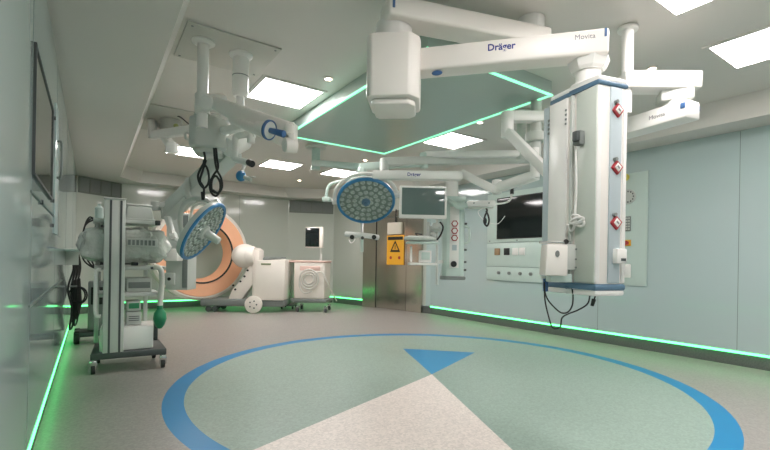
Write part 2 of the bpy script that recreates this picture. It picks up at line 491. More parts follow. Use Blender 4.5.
ot = [(-k, -k * .75), (k, -k * .75), (0, k)]; it = [(x * .62, (y + k * .05) * .6 - k * .03) for x, y in ot]
for u in range(3):
    v = (u + 1) % 3
    tri.prism([ot[u], ot[v], it[v], it[u]], 0, .002, M=Mw)
tri.prism([(-k * .06, -k * .3), (k * .06, -k * .3), (k * .08, k * .25), (-k * .08, k * .25)], 0, .002, M=Mw)
part('warning_triangle', tri, BLACK, root)
for sx in (-.5, .5):
    pc = MB(); pc.lathe([(0, 0), (W_ * .07, 0), (W_ * .07, .002), (0, .002)], M=Mw @ Matrix.Translation((sx * W_ * .5, -H_ * .36, 0)), seg=16)
    part('pictogram', pc, RED, root)
s0, z1 = screen_to_wall(4, 389, 223, .04); s1, z0 = screen_to_wall(4, 403, 235, .04)
root = thing('document_holder', 'pale document box on the steel door above the yellow poster', 'wall box', onwall(4, (s0 + s1) / 2, .05, (z0 + z1) / 2))
part('case', wbox(MB(), 4, s0, s1, .051, .10, z0 + .02, z1, bev=.01), PAPER, root)
part('cable', MB().tube([onwall(4, (s0 + s1) / 2, .06, z1), onwall(4, (s0 + s1) / 2, .055, z1 + .15), onwall(4, (s0 + s1) / 2 + .01, .055, z1 + .3)], .012), BLACK, root)

# ------------------------------------------------------------------ right wall console
def rw(px, py):
    s, z = screen_to_wall(6, px, py); a, b, d, n = seg_dir(6); p = a + d * s; return p.y, z
root = thing('wall_console', 'pale green wall console with a large black screen and sockets', 'wall console', (XR - .01, 4.75, .8))
def xbox(mb, y0, y1, z0, z1, o0, o1, bev=0):
    mb.box((XR - (o0 + o1) / 2, (y0 + y1) / 2, (z0 + z1) / 2), (o1 - o0, y1 - y0, z1 - z0), bev=bev); return mb
part('panel', xbox(xbox(xbox(MB(), 3.95, 5.42, 1.46, 2.33, 0, .03, bev=.004), 3.95, 5.42, 1.04, 1.45, 0, .03, bev=.004), 3.95, 5.42, .80, 1.03, 0, .03, bev=.004), MINT, root)
part('screen_bezel', xbox(MB(), 4.18, 5.19, 1.52, 2.24, .03, .04, bev=.004), BLACK, root)
part('screen', xbox(MB(), 4.20, 5.17, 1.54, 2.22, .040, .044), SCREEN, root)
for k, (y, mm) in enumerate(((5.17, COPPER), (4.96, BLACK), (4.78, WHITE), (4.64, WHITE))):
    part('socket', xbox(MB(), y - .06, y + .06, 1.24, 1.36, .03, .045, bev=.006), mm, root)
for y in (5.13, 4.90, 4.67, 4.46):
    part('gas_outlet', MB().cyl((XR - .03, y, .93), (XR - .055, y, .93), .028, seg=16), GREY, root)
for y in (5.35, 4.75):
    part('screw', MB().cyl((XR - .03, y, 1.49), (XR - .036, y, 1.49), .012, seg=10), GREY, root)

root = thing('wall_service_panel', 'narrow pale green service panel with clock and keypad right of the tall column', 'service panel', (XR - .01, 2.85, .83))
part('panel', xbox(MB(), 2.70, 3.32, .83, 2.33, 0, .02, bev=.003), MINT, root)
cy, cz = rw(629, 197)
part('clock_ring', MB().lathe([(.085, 0), (.10, 0), (.10, .012), (.085, .012), (.085, 0)], M=Matrix.Translation((XR - .021, cy, cz)) @ Matrix.Rotation(R(-90), 4, 'Y')), GREYW, root)
tk = MB()
for k in range(12):
    t_ = k * math.pi / 6
    tk.box((XR - .026, cy + .07 * math.sin(t_), cz + .07 * math.cos(t_)), (.008, .013, .018))
part('clock_marks', tk, DGREY, root)
part('clock_face', MB().cyl((XR - .021, cy, cz), (XR - .023, cy, cz), .085, seg=32), GREYW, root)
y_, z_ = rw(628, 224)
part('keypad', xbox(MB(), y_ - .05, y_ + .05, z_ - .10, z_ + .10, .02, .035, bev=.005), GREY, root)
kb = MB()
for r_ in range(5):
    for c_ in range(3): kb.box((XR - .038, y_ - .03 + c_ * .03, z_ - .072 + r_ * .036), (.008, .02, .022))
part('keypad_buttons', kb, GREYW, root)
y_, z_ = rw(628, 243)
part('switch_plate', xbox(MB(), y_ - .05, y_ + .05, z_ - .04, z_ + .04, .02, .03, bev=.004), YELLOW, root)
part('stop_button', MB().cyl((XR - .03, y_, z_), (XR - .06, y_, z_), .028, seg=16), RED, root)
y_, z_ = rw(628, 271)
part('socket', xbox(MB(), y_ - .05, y_ + .05, z_ - .09, z_ + .09, .02, .045, bev=.008), WHITE, root)
y_, z_ = rw(627, 165)
part('lamp_lens', MB().sphere((XR - .04, y_, 2.28), .05), mat('yellow_lens', (.7, .6, .1), .3), root)

# ------------------------------------------------------------------ left wall
root = thing('recessed_wall_screen', 'tall dark screen set into the left glass wall', 'screen', (XL, 3.2, 1.8))
def lbox(mb, y0, y1, z0, z1, o0, o1, bev=0):
    mb.box((XL + (o0 + o1) / 2, (y0 + y1) / 2, (z0 + z1) / 2), (o1 - o0, y1 - y0, z1 - z0), bev=bev); return mb
part('screen_glass', lbox(MB(), 2.66, 3.76, 1.50, 2.10, .0, .006), mat('reflection_toned_glass', (.15, .155, .13), .06, spec=.9), root)  # black glass, ceiling reflection put into its brownish base colour
f = MB()
lbox(f, 2.64, 3.78, 2.10, 2.115, 0, .012); lbox(f, 2.64, 3.78, 1.485, 1.50, 0, .012); lbox(f, 3.76, 3.78, 1.50, 2.10, 0, .012); lbox(f, 2.64, 2.66, 1.50, 2.10, 0, .012)
part('frame', f, DGREY, root)
for (y, z) in ((3.95, 2.10), (3.95, 1.50), (3.1, 1.40), (3.95, 1.32)):
    part('fixing', MB().cyl((XL, y, z), (XL + .012, y, z), .014, seg=12), DGREY, root)
root = thing('wall_cabinet_door', 'pale glass cabinet door with slim handle beside the left wall screen', 'cabinet door', (XL, 4.5, 1.6))
part('door_panel', lbox(MB(), 4.08, 5.0, 1.27, 2.25, 0, .008, bev=.002), GLASSWALL, root)
part('handle', MB().tube([(XL + .01, 4.20, 1.98), (XL + .035, 4.20, 1.97), (XL + .035, 4.20, 1.72), (XL + .01, 4.20, 1.71)], .008), GREY, root)
root = thing('wall_shelf', 'pale horizontal shelf on the left wall beneath the glass screens', 'shelf', (XL, 6.4, 1.15))
part('board', lbox(MB(), 5.6, 7.6, 1.15, 1.175, 0, .13, bev=.005), MINT, root)
part('lip', lbox(MB(), 5.6, 7.6, 1.175, 1.195, .12, .13), BLUE, root)
part('bracket', lbox(MB(), 6.0, 6.03, 1.0, 1.15, 0, .12), GREYW, root)
root = thing('socket_box', 'white socket box hanging under the left wall shelf', 'socket box', (XL, 6.9, 1.0))
part('housing', lbox(MB(), 6.75, 7.0, .98, 1.12, 0, .06, bev=.01), WHITE, root)
part('socket_face', lbox(MB(), 6.79, 6.96, 1.01, 1.09, .06, .065), GREYW, root)
# cables hanging at the left wall
import itertools
for k in range(6):
    x = XL + .03 + .012 * k; y = 6.5 + .11 * k; zt = 1.13
    bot = .22 + .07 * (k % 3)
    pts = [(x, y, zt + .03 if k % 2 else zt), (x + .03, y + .03, .95), (x - .02 + .02 * (k % 2), y - .02, .7), (x + .02, y + .04, .45), (x, y, bot), (x + .03, y + .08, bot + .03), (x + .04, y + .10, .5), (x + .02, y + .09, .8)]
    tag(finish('hanging_cable', MB().tube(pts, .011, seg=8), BLACK), 'black cable in the bundle hanging from the shelf by the left wall', 'cable', 'black cables hanging from the left wall shelf')
root = thing('cable_coil', 'ring of black cable hung low on the left wall beneath the shelf', 'cable', (XL + .08, 6.6, .55))
cc = MB()
for k in range(2):
    c_ = Vector((XL + .10 + .02 * k, 6.5, .62))
    cc.tube([c_ + RIGHT * (.10 * math.cos(t * math.pi / 6)) + UP * (.10 * math.sin(t * math.pi / 6)) for t in range(12)], .009, closed=True, smooth=3, seg=8)
part('loops', cc, BLACK, root)
part('hook', MB().box((XL + .05, 6.5, .73), (.10, .02, .02)), GREY, root)

# dark equipment standing behind the tower cart
Dk = 5.6
p = at(96, 325, Dk)
root = thing('equipment_stand', 'dark equipment stand with black wheels between the left wall and the white cart', 'equipment stand', (p.x, p.y, 0), 0)
part('cabinet', MB().box((.03, 0, .47), (.24, .30, .62), bev=.02), GREY, root, world=False)
part('control_face', MB().box((.03, -.155, .60), (.18, .012, .22), bev=.004), BLACK, root, world=False)
part('pole', MB().cyl((.02, 0, .7), (.02, 0, 1.55), .022), DGREY, root, world=False)
part('pole_clamp', MB().box((.02, 0, 1.50), (.10, .08, .10), bev=.01), BLACK, root, world=False)
part('base', MB().box((-.02, 0, .12), (.42, .40, .06), bev=.02), DGREY, root, world=False)
for (x, y) in ((-.20, -.14), (.14, -.14), (-.20, .14), (.14, .14)):
    part('wheel', MB().cyl((x - .03, y, .082), (x + .03, y, .082), .08, bev=.01), BLACK, root, world=False)
for k in range(3):
    pts = [(.02, -.06, 1.50), (-.05 - .015 * k, -.10, 1.56 + .02 * k), (-.14, -.12, 1.46), (-.10 - .03 * k, -.1, 1.25), (-.06 - .04 * k, -.08, 1.05), (.0, -.16, .95), (.08, -.17, 1.02 + .04 * k)]
    part('cable', MB().tube(pts, .010, seg=8), BLACK, root, world=False)

# ------------------------------------------------------------------ tower cart
YF = 4.86
def on_front(px, py):
    o = Vector((0, 0, EYE)); q = at(px, py, 1.0) - o; return o + q * (YF / q.y)
base = on_front(128, 366)
root = thing('medical_tower_cart', 'tall white wheeled equipment cart with twin-grooved front column at left', 'cart', (base.x, base.y, 0), 0)
def cx(px): return on_front(px, 300).x - base.x
def cz(py, px=128): return on_front(px, py).z
# local x right, y away from camera
col = MB()
col.box((cx(113.5), -.02, (cz(201) + cz(350)) / 2), (cx(124) - cx(103), .10, cz(201) - cz(350)), bev=.006)
part('column', col, GREYW, root, world=False)
for px in (109.2, 119.5):
    part('groove', MB().box((cx(px), -.071, (cz(202) + cz(350)) / 2), (.018, .004, cz(202) - cz(350))), DGREY, root, world=False)
part('column_cap', MB().box((cx(113.5), -.02, cz(200.2)), (cx(125) - cx(102), .12, .012), bev=.004), WHITE, root, world=False)
for py0, py1, x0, x1 in ((219.5, 223, 92, 159), (266, 270, 94, 166), (293, 297, 96, 160)):
    part('shelf', MB().box(((cx(x0) + cx(x1)) / 2, .25, (cz(py0) + cz(py1)) / 2), (cx(x1) - cx(x0), .44, cz(py0) - cz(py1)), bev=.008), GREYW, root, world=False)
part('shelf_grip', MB().box((cx(157), .035, cz(221)), (.05, .03, .05), bev=.01), DGREY, root, world=False)
part('shelf_grip', MB().box((cx(157), .035, cz(268)), (.12, .03, .025), bev=.01), DGREY, root, world=False)
part('rear_post', MB().box((cx(97), .30, (cz(222) + cz(345)) / 2), (.04, .06, cz(222) - cz(345)), bev=.01), GREYW, root, world=False)
part('rear_post', MB().box((cx(150), .44, (cz(222) + cz(345)) / 2), (.04, .04, cz(222) - cz(345)), bev=.01), GREYW, root, world=False)
part('side_handle', MB().tube([(cx(101), 0, cz(270)), (cx(96), 0, cz(272)), (cx(95.5), 0, cz(290)), (cx(96), 0, cz(312)), (cx(101), 0, cz(315))], .018), WHITE, root, world=False)
bx = MB().prism([(cx(100), 0.0), (cx(154), 0.0), (cx(158), .40), (cx(104), .46)], cz(350), cz(327), bev=.012)
part('base_cabinet', bx, WHITE, root, world=False)
part('cabinet_edge', MB().box((cx(156.5), .03, cz(334)), (.035, .05, .17), bev=.008), DGREY, root, world=False)
part('base', MB().prism([(cx(91), -.06), (cx(166), -.10), (cx(166), .50), (cx(96), .52)], cz(356), cz(350), bev=.008), DGREY, root, world=False)
for (px, y) in ((94, -.02), (163, -.06), (100, .46), (160, .44)):
    w_ = part('caster', MB().cyl((cx(px) - .018, y, .045), (cx(px) + .018, y, .045), .044, bev=.006), BLACK, root, world=False)
    part('fork', MB().box((cx(px), y, .105), (.06, .05, .05), bev=.008).box((cx(px) - .027, y, .075), (.008, .045, .07)).box((cx(px) + .027, y, .075), (.008, .045, .07)).cyl((cx(px), y, .12), (cx(px), y, cz(355)), .012), CHROME, root, world=False, parent=w_)
# things on the cart
def cw(px, y, py): return root_cart_M @ Vector((cx(px), y, cz(py)))
root_cart_M = Matrix.Translation(root.location)
p = cw(139, .22, 219.5)
t = thing('covered_monitor', 'white lidded instrument box on the top shelf of the cart', 'instrument box', p, 0)
b_ = MB(); b_.prism([(-.13, -.0), (.13, -.0), (.105, .15), (-.105, .15)], -.14, .14, M=Matrix.Rotation(R(90), 4, 'X'), bev=.018)
b_.box((0, 0, .012), (.28, .30, .022), bev=.008)
part('body', b_, GREYW, t, world=False)
part('lid', MB().box((0, 0, .158), (.225, .29, .016), bev=.007), WHITE, t, world=False)
p = cw(98, .2, 219.5)
t = thing('small_bottle', 'small clear bottle behind the column top of the cart', 'bottle', p, 0)
part('body', MB().lathe([(0, 0), (.034, 0), (.036, .02), (.036, .11), (.014, .135), (.014, .15), (0, .15)]), MINT, t, world=False)
part('cap', MB().cyl((0, 0, .15), (0, 0, .17), .017), WHITE, t, world=False)
# plastic-wrapped device
p = cw(126, .24, 265.5)
t = thing('wrapped_device', 'vented device in crinkled clear plastic on the middle shelf of the cart', 'device', p, 0)
rg = bmesh.new(); bmesh.ops.create_uvsphere(rg, u_segments=64, v_segments=32, radius=1)
for v in rg.verts:
    c = v.co.copy(); sg = lambda q: math.copysign(abs(q) ** .55, q)
    c = Vector((sg(c.x) * .385, sg(c.y) * .21, sg(c.z) * .172))
    nn = noise.noise(c * 9) * .05 + noise.noise(c * 24 + Vector((5, 1, 2))) * .022
    v.co = c + c.normalized() * nn + Vector((0, 0, .195)); v.co.z = max(v.co.z, .008)
mb_ = MB(); mb_._merge(rg)
part('plastic_cover', mb_, PLASTICWRAP, t, world=False)
vt = MB()
vt.box((.13, -.225, .225), (.27, .03, .085), bev=.006)
part('front_panel', vt, GREYW, t, world=False)
sl = MB()
for k in range(7): sl.box((.02 + k * .035, -.242, .225), (.022, .006, .05))
part('vents', sl, GREY, t, world=False)
p = cw(128, .1, 265.5)
t = tag(finish('cable_plug', MB().cyl((0, 0, 0.012), (.06, 0, 0.012), .016, bev=.004).tube([(0, 0, .012), (-.05, -.01, .012), (-.1, .02, .012)], .006), BLACK), 'small black plug on the middle shelf edge of the cart', 'plug')
t.location = p + Vector((.02, -.02, .004)); t.location.x += .0; t.location.y -= .09
# upper papers / keyboard layer
p = cw(134, .2, 227)
# device on lower shelf
p = cw(134, .22, 315)
t = thing('green_display_unit', 'small boxed unit with a green-lit display low in the cart', 'device', cw(135, .20, 327), 0)
part('case', MB().box((.0, 0, .07), (.13, .22, .13), bev=.01).box((0, 0, .19), (.12, .2, .10), bev=.01), GREYW, t, world=False)
part('display', MB().box((0, -.104, .195), (.09, .006, .055)), mat('green_display', (.05, .3, .14), .2), t, world=False)
part('vents', MB().box((0, -.113, .09), (.09, .006, .006)).box((0, -.113, .07), (.09, .006, .006)).box((0, -.113, .05), (.09, .006, .006)), DGREY, t, world=False)
t = thing('side_drawer_unit', 'pale drawer unit under the middle shelf of the cart', 'device', cw(140, .24, 293), 0)
part('case', MB().box((0, 0, .07), (.22, .30, .14), bev=.01), GREYW, t, world=False)
part('drawer_front', MB().box((0, -.153, .07), (.19, .008, .06), bev=.003), GREY, t, world=False)
# breathing bag
t = thing('breathing_bag', 'green rubber breathing bag hanging from a white hose on the cart', 'breathing bag', cw(161, .0, 266), 0)
part('hose', MB().tube([(-.06, .02, .0), (-.01, 0, -.03), (.005, 0, -.12), (.0, 0, -.25), (-.01, 0, -.42)], .027, seg=14), HOSE, t, world=False)
part('bag', MB().lathe([(0.012, 0), (.02, -.01), (.055, -.06), (.062, -.12), (.045, -.18), (.02, -.215), (0, -.22)], M=Matrix.Translation((-.008, 0, -.41)), seg=24), GREENBAG, t, world=False)
part('neck', MB().cyl((-.01, 0, -.43), (-.01, 0, -.395), .03), GREENBAG, t, world=False)

# ------------------------------------------------------------------ ring scanner
DR = 9.0
c = at(200, 253, DR); rc = Vector((c.x, c.y, c.z))
g0 = at(232, 306, DR)
root = thing('ring_scanner', 'large ring-shaped scanner with peach inner face and white mobile base', 'scanner', (g0.x, g0.y, 0), -YAW)
RO, RI = .98, .60
axis_ang = R(42)
# ring frame: local z = ring axis toward the camera
zax = (-FWD * math.cos(axis_ang) + RIGHT * math.sin(axis_ang)).normalized()
xax = UP.cross(zax).normalized(); yax = zax.cross(xax)
MR = Matrix((xax, yax, zax)).transposed().to_4x4(); MR.translation = rc
part('outer_shell', MB().lathe([(.90, .158), (.93, .16), (RO, .12), (RO, -.14), (.93, -.18), (RI, -.18), (RI, -.12), (.90, -.12), (.90, .155)], M=MR, seg=96), OWHITE, root)
part('front_face', MB().lathe([(RI + .03, .172), (.89, .172), (.90, .165), (.90, .10), (RI + .03, .10), (RI + .03, .172)], M=MR, seg=96), PEACH, root)
part('bore_lining', MB().lathe([(RI + .002, .165), (RI - .02, .13), (RI - .06, -.16), (RI - .03, -.19), (RI + .002, -.17), (RI + .002, .165)], M=MR, seg=96), PEACH, root)
part('bore_seal', MB().lathe([(RI + .002, .176), (RI + .034, .184), (RI + .034, .10), (RI + .002, .10), (RI + .002, .176)], M=MR, seg=96), BLACK, root)
hs = at(245, 256, DR - .05)
part('joint_housing', MB().sphere(hs, .25, scale=(1.08, .9, 1.0)).cyl(hs, hs + RIGHT * .22, .23, .20, seg=32, bev=.03), OWHITE, root)
wv = lambda px, py, dd=0: at(px, py, DR + dd)
Mf = Matrix((RIGHT, UP, -FWD)).transposed().to_4x4(); Mf.translation = Vector((g0.x, g0.y, 0))
def rp(px, py): return ((px - 232) * DR / FOC, EYE - (py - 258.7) * DR / FOC)
part('support_arm', MB().prism([rp(251, 262), rp(259, 268), rp(257, 280), rp(243, 299), rp(230, 299), rp(234, 289), rp(246, 276)], -.10, .12, M=Mf, bev=.02), OWHITE, root)
part('arm_cover', MB().prism([rp(256, 247), rp(260.5, 250), rp(260.5, 296), rp(254, 296), rp(254, 250)], -.20, .16, M=Mf, bev=.02), OWHITE, root)
dt = MB()
for px, py in ((249, 270), (246, 276), (242, 281), (237, 289), (235, 285)):
    x, z = rp(px, py); dt.cyl(Mf @ Vector((x, z, .115)), Mf @ Vector((x, z, .135)), .022, seg=12)
part('black_fixings', dt, BLACK, root)
part('base_platform', MB().prism([rp(203, 298.5), rp(286, 298), rp(286, 305.5), rp(203, 305.5)], -.45, .16, M=Mf, bev=.03), GREY, root)
part('console_box', MB().prism([rp(258, 260), rp(287, 258.5), rp(286, 299), rp(256, 299)], -.42, .20, M=Mf, bev=.025), OWHITE, root)
part('console_top', MB().prism([rp(263, 259.5), rp(282, 257.8), rp(282, 256.0), rp(264, 256.4)], -.3, .1, M=Mf, bev=.01), GREY, root)
x, z = rp(268, 263.5)
part('console_badge', MB().box(Mf @ Vector((x, z, .205)), (.20, .006, .035), rz=-YAW), mat('olive_badge', (.20, .24, .12), .5), root)
def wheel(px, py, r, o0, o1):
    x, z = rp(px, py)
    w_ = part('wheel', MB().cyl(Mf @ Vector((x, r + .002, o0)), Mf @ Vector((x, r + .002, o1)), r, seg=36, bev=.012), DGREY if r < .12 else OWHITE, root)
    h = MB()
    for k in range(5):
        t_ = k * 2 * math.pi / 5
        h.cyl(Mf @ Vector((x + r * .42 * math.cos(t_), r + .002 + r * .42 * math.sin(t_), o1)), Mf @ Vector((x + r * .42 * math.cos(t_), r + .002 + r * .42 * math.sin(t_), o1 + .006)), r * .09, seg=10)
    part('wheel_bolts', h, DGREY, root, parent=w_)
wheel(257, 299, .175, .20, .28)
for px in (211, 217):
    wheel(px, 305, .06, .10, .15)
    wheel(px, 305, .06, -.40, -.35)
x, z = rp(189, 279)
part('seal_plug', MB().box(Mf @ Vector((x, z, .15)), (.05, .06, .09), rz=-YAW, bev=.01), BLACK, root)

# ------------------------------------------------------------------ white hose trolley with monitor
DT = 9.3
g1 = at(312, 307, DT)
root = thing('image_trolley', 'small white wheeled trolley with coiled white hose and a dark monitor on top', 'trolley', (g1.x, g1.y, 0), -YAW - .12)
KT = DT / FOC
def tx(px): return (px - 312) * KT
def tz(py): return EYE - (py - 259.9) * KT
part('cabinet', MB().box((tx(312), .0, (tz(262) + tz(298)) / 2), (tx(327) - tx(296), .52, tz(262) - tz(298)), bev=.035, seg=3), OWHITE, root, world=False)
part('top_deck', MB().box((tx(310), 0, tz(261.5)), (tx(329) - tx(292), .54, .05), bev=.02), PINKW, root, world=False)
part('front_recess', MB().box((tx(313), -.262, tz(268)), (.44, .012, .09), bev=.005), PINKW, root, world=False)
part('base', MB().box((tx(312), 0, tz(299.5)), (tx(330) - tx(294), .56, .07), bev=.02), GREY, root, world=False)
for (px, y) in ((301, -.24), (329, -.24), (298, .24), (327, .24)):
    w_ = part('caster', MB().cyl((tx(px) - .02, y, .052), (tx(px) + .02, y, .052), .05, bev=.008), DGREY, root, world=False)
    part('fork', MB().box((tx(px), y, .11), (.07, .06, .05), bev=.01), CHROME, root, world=False, parent=w_)
hz_ = MB()
for k in range(3):
    rr = .10 + .052 * k
    hz_.tube([(tx(312.5) + rr * math.cos(t * math.pi / 8), -.285 - .006 * k, tz(278.5) + rr * math.sin(t * math.pi / 8)) for t in range(16)], .015, closed=True, smooth=2, seg=8)
hz_.tube([(tx(304), -.29, tz(275)), (tx(303), -.3, tz(285)), (tx(308), -.3, tz(292)), (tx(316), -.3, tz(290))], .014, seg=8)
hz_.tube([(tx(320), -.29, tz(272)), (tx(326), -.30, tz(272)), (tx(331), -.28, tz(282)), (tx(335), -.2, tz(292)), (tx(337), 0.0, tz(300))], .014, seg=8)
part('coiled_hose', hz_, HOSE, root, world=False)
part('monitor_post', MB().cyl((tx(319), .1, tz(262)), (tx(319), .1, tz(240)), .028).box((tx(319), .1, tz(262) + .02), (.2, .2, .03), bev=.01), GREYW, root, world=False)
mo = part('monitor', MB().box((tx(313), .03, tz(237.3)), (tx(322) - tx(304), .07, tz(227) - tz(248)), bev=.012), OWHITE, root, world=False)
part('screen', MB().box((tx(311.3), -.008, tz(237.3)), (tx(318.6) - tx(304.4), .012, tz(228.3) - tz(247)), bev=.003), SCREEN, root, world=False, parent=mo)
# pink shelf joining scanner and trolley
t = thing('side_table', 'narrow pink-topped stand between the scanner console and the white trolley', 'side table', (*at(289, 305, 9.75).xy, 0), -YAW)
part('top', MB().box((0, 0, 1.07), (.34, .45, .05), bev=.015), PINKW, t, world=False)
part('column', MB().box((-.02, .05, .56), (.20, .3, .94), bev=.02), GREYW, t, world=False)
part('base', MB().box((0, 0, .09), (.32, .45, .05), bev=.015), GREY, t, world=False)
for (x, y) in ((-.12, -.18), (.12, -.18), (-.12, .18), (.12, .18)):
    part('caster', MB().cyl((x - .015, y, .035), (x + .015, y, .035), .033), BLACK, t, world=False)

# ------------------------------------------------------------------ big supply column
AX = ld(1.234, 2.66, 0)
root = thing('ceiling_supply_column', 'tall white supply column with red outlet tags on a branded ceiling arm, nearest the camera', 'supply column', (AX.x, AX.y, ZM))
crz = -YAW + R(20)
Mc = Matrix.Translation((AX.x, AX.y, 0)) @ Matrix.Rotation(crz, 4, 'Z')
Z0, Z1 = .985, 2.135
def cprism(poly, z0, z1, bev=0): return MB().prism(poly, z0, z1, M=Mc, bev=bev)
W2, L2 = .106, .182
OUTL = [(-W2, -L2), (W2, -L2), (W2 + .008, -.05), (W2 + .008, .12), (W2, L2), (-W2 + .03, L2 + .03), (-W2 - .005, L2), (-W2 - .005, .03), (-W2, .02)]
part('column_body', cprism(OUTL, Z0, Z1, bev=.006), WARM, root)
def infl(k): return [(x * (1 + k), y * (1 + k * .7)) for x, y in OUTL]
part('top_bumper', cprism(infl(.09), Z1 - .005, Z1 + .022, bev=.009), SLATE, root)
part('top_cover', cprism(infl(.05), Z1 + .02, Z1 + .05, bev=.01), WHITE, root)
bb = cprism(infl(.10), Z0 - .035, Z0 + .005, bev=.014)
part('bottom_bumper', bb, SLATE, root)
part('bottom_cover', cprism(infl(.06), Z0 - .065, Z0 - .03, bev=.013), WHITE, root)
def cbox(x, y, z, sx, sy, sz, bev=0, mb=None):
    mb = mb or MB(); return mb.box(Mc @ Vector((x, y, z)), (sx, sy, sz), rz=crz, bev=bev)
HC = Z1 - Z0 - .02; ZC = (Z0 + Z1) / 2
part('rail_channel', cbox(-W2 - .002, -.105, ZC, .012, .15, HC, .003), mat('green_grey_panel', (.60, .64, .58), .35), root)
part('corner_profile', cbox(-W2 + .014, -L2 + .008, ZC, .032, .026, HC, .006), WHITE, root)
part('side_panel', cbox(-W2 - .012, .115, ZC, .012, .155, HC, .003), WHITE, root)
part('side_panel', cbox(-W2 - .008, .225, ZC, .012, .05, HC, .003), CHAN, root)
part('seam_profile', cbox(-W2 - .010, .0, ZC, .02, .018, HC, .003), GREYW, root)
part('outlet_channel', cbox(.025, -L2 - .004, ZC, .085, .012, HC, .003), CHAN, root)
part('edge_profile', cbox(W2 - .008, -L2 + .004, ZC, .028, .024, HC, .005), WHITE, root)
# slots
dt = MB()
for k in range(4): cbox(-W2 - .019, .195, 2.03 - .028 * k, .006, .014, .014, mb=dt)
for k in range(4): cbox(-W2 - .019, .045, 2.05 - .028 * k, .006, .012, .012, mb=dt)
part('indicator_dots', dt, GREY, root)
# tags
for py in (108, 166, 222):
    # height on the face
    zt = EYE - (py - 265) * 2.45 / FOC
    base_p = Mc @ Vector((.03, -L2 - .012, zt))
    tg = part('outlet_tag', MB().box(base_p, (.062, .02, .062), M=Matrix.Rotation(crz, 3, 'Z') @ Matrix.Rotation(R(40), 3, 'Y'), bev=.006), RED, root)
    part('tag_label', MB().box(base_p - (Mc.to_3x3() @ Vector((0, .011, 0))), (.038, .005, .038), M=Matrix.Rotation(crz, 3, 'Z') @ Matrix.Rotation(R(40), 3, 'Y'), bev=.002), WHITE, root, parent=tg)
    part('tag_print', MB().box(base_p - (Mc.to_3x3() @ Vector((0, .014, 0))), (.022, .003, .010), M=Matrix.Rotation(crz, 3, 'Z') @ Matrix.Rotation(R(40), 3, 'Y')), GINK, root, parent=tg)
    part('tag_hook', MB().cyl(Mc @ Vector((.012, -L2 - .01, zt + .045)), Mc @ Vector((.012, -L2 - .03, zt + .045)), .011, seg=12), GREY, root, parent=tg)
zt = EYE - (256 - 265) * 2.45 / FOC
bxp = part('switch_box', cbox(.05, -L2 - .022, zt, .075, .04, .085, .006), WHITE, root)
part('switch_display', cbox(.058, -L2 - .043, zt - .02, .035, .004, .016), DGREY, root, parent=bxp)
# arm
A0 = ld(.18, 2.88, 2.418); A1 = ld(1.31, 2.59, 2.418)
part('lower_arm', MB().beam(A0, A1, .15, .15, .018, seg=3), WARM, root)
ad = (A1 - A0).normalized(); an = Vector((ad.y, -ad.x, 0))   # towards camera
if an.dot(FWD) > 0: an = -an
part('arm_end_cap', MB().box(A1 + an * .071 - ad * .022 + UP * .045, (.014, .016, .05), rz=math.atan2(ad.y, ad.x), bev=.003), BLUE, root)
part('brake_lens', MB().sphere(at(437, 73, 2.80), .035, scale=(1, .45, .45), M=Matrix.Rotation(math.atan2(ad.y, ad.x), 3, 'Z')), BLUE, root)
Mt = Matrix((ad, UP, an)).transposed().to_4x4()
M1 = Mt.copy(); M1.translation = A0.lerp(A1, .475) + an * .0755 + UP * .022
text_part('maker_logo', 'Dräger', .058, M1, INK, root, bold=.0012)
M1 = Mt.copy(); M1.translation = A0.lerp(A1, .885) + an * .0755 + UP * .030
text_part('arm_lettering', 'Movita', .042, M1, GINK, root)
part('neck', MB().cyl((AX.x, AX.y, Z1 + .04), (AX.x, AX.y, 2.30), .072).cyl((AX.x, AX.y, Z1 + .045), (AX.x, AX.y, Z1 + .07), .105, bev=.01), WHITE, root)
part('swivel_collar', MB().cyl((AX.x, AX.y, 2.30), (AX.x, AX.y, 2.35), .105, .125, seg=8).cyl((AX.x, AX.y, 2.285), (AX.x, AX.y, 2.30), .09, .105, seg=8), WHITE, root)
HB = ld(.035, 2.86, 0)
hb = MB().prism([(-.16, -.15), (-.13, -.19), (.12, -.19), (.18, -.12), (.18, .14), (.13, .18), (-.13, .18), (-.16, .15)], 2.13, 2.53, M=Matrix.Translation((HB.x, HB.y, 0)) @ Matrix.Rotation(-YAW - .1, 4, 'Z'), bev=.02)
hb.prism([(-.13, -.13), (-.11, -.15), (.11, -.15), (.15, -.10), (.15, .11), (.11, .15), (-.11, .15), (-.13, .12)], 2.09, 2.13, M=Matrix.Translation((HB.x, HB.y, 0)) @ Matrix.Rotation(-YAW - .1, 4, 'Z'), bev=.015)
part('pivot_housing', hb, WARM, root)
part('pivot_neck', MB().cyl((HB.x, HB.y, 2.53), (HB.x, HB.y, 2.66), .12), WHITE, root)
U0 = ld(-.03, 2.76, 2.70); U1 = ld(1.12, 3.12, 2.70)
part('upper_arm', MB().beam(U0, U1, .20, .13, .02, seg=3), WARM, root)
ud = (U1 - U0).normalized()
part('arm_end_cap', MB().box(U0 + ud * .03 + Vector((ud.y, -ud.x, 0)) * .1, (.016, .016, .05), rz=math.atan2(ud.y, ud.x), bev=.003), BLUE, root)
MT = ld(1.02, 3.09, 0)
part('ceiling_mount', MB().cyl((MT.x, MT.y, 2.74), (MT.x, MT.y, ZM), .09, seg=32), WHITE, root)
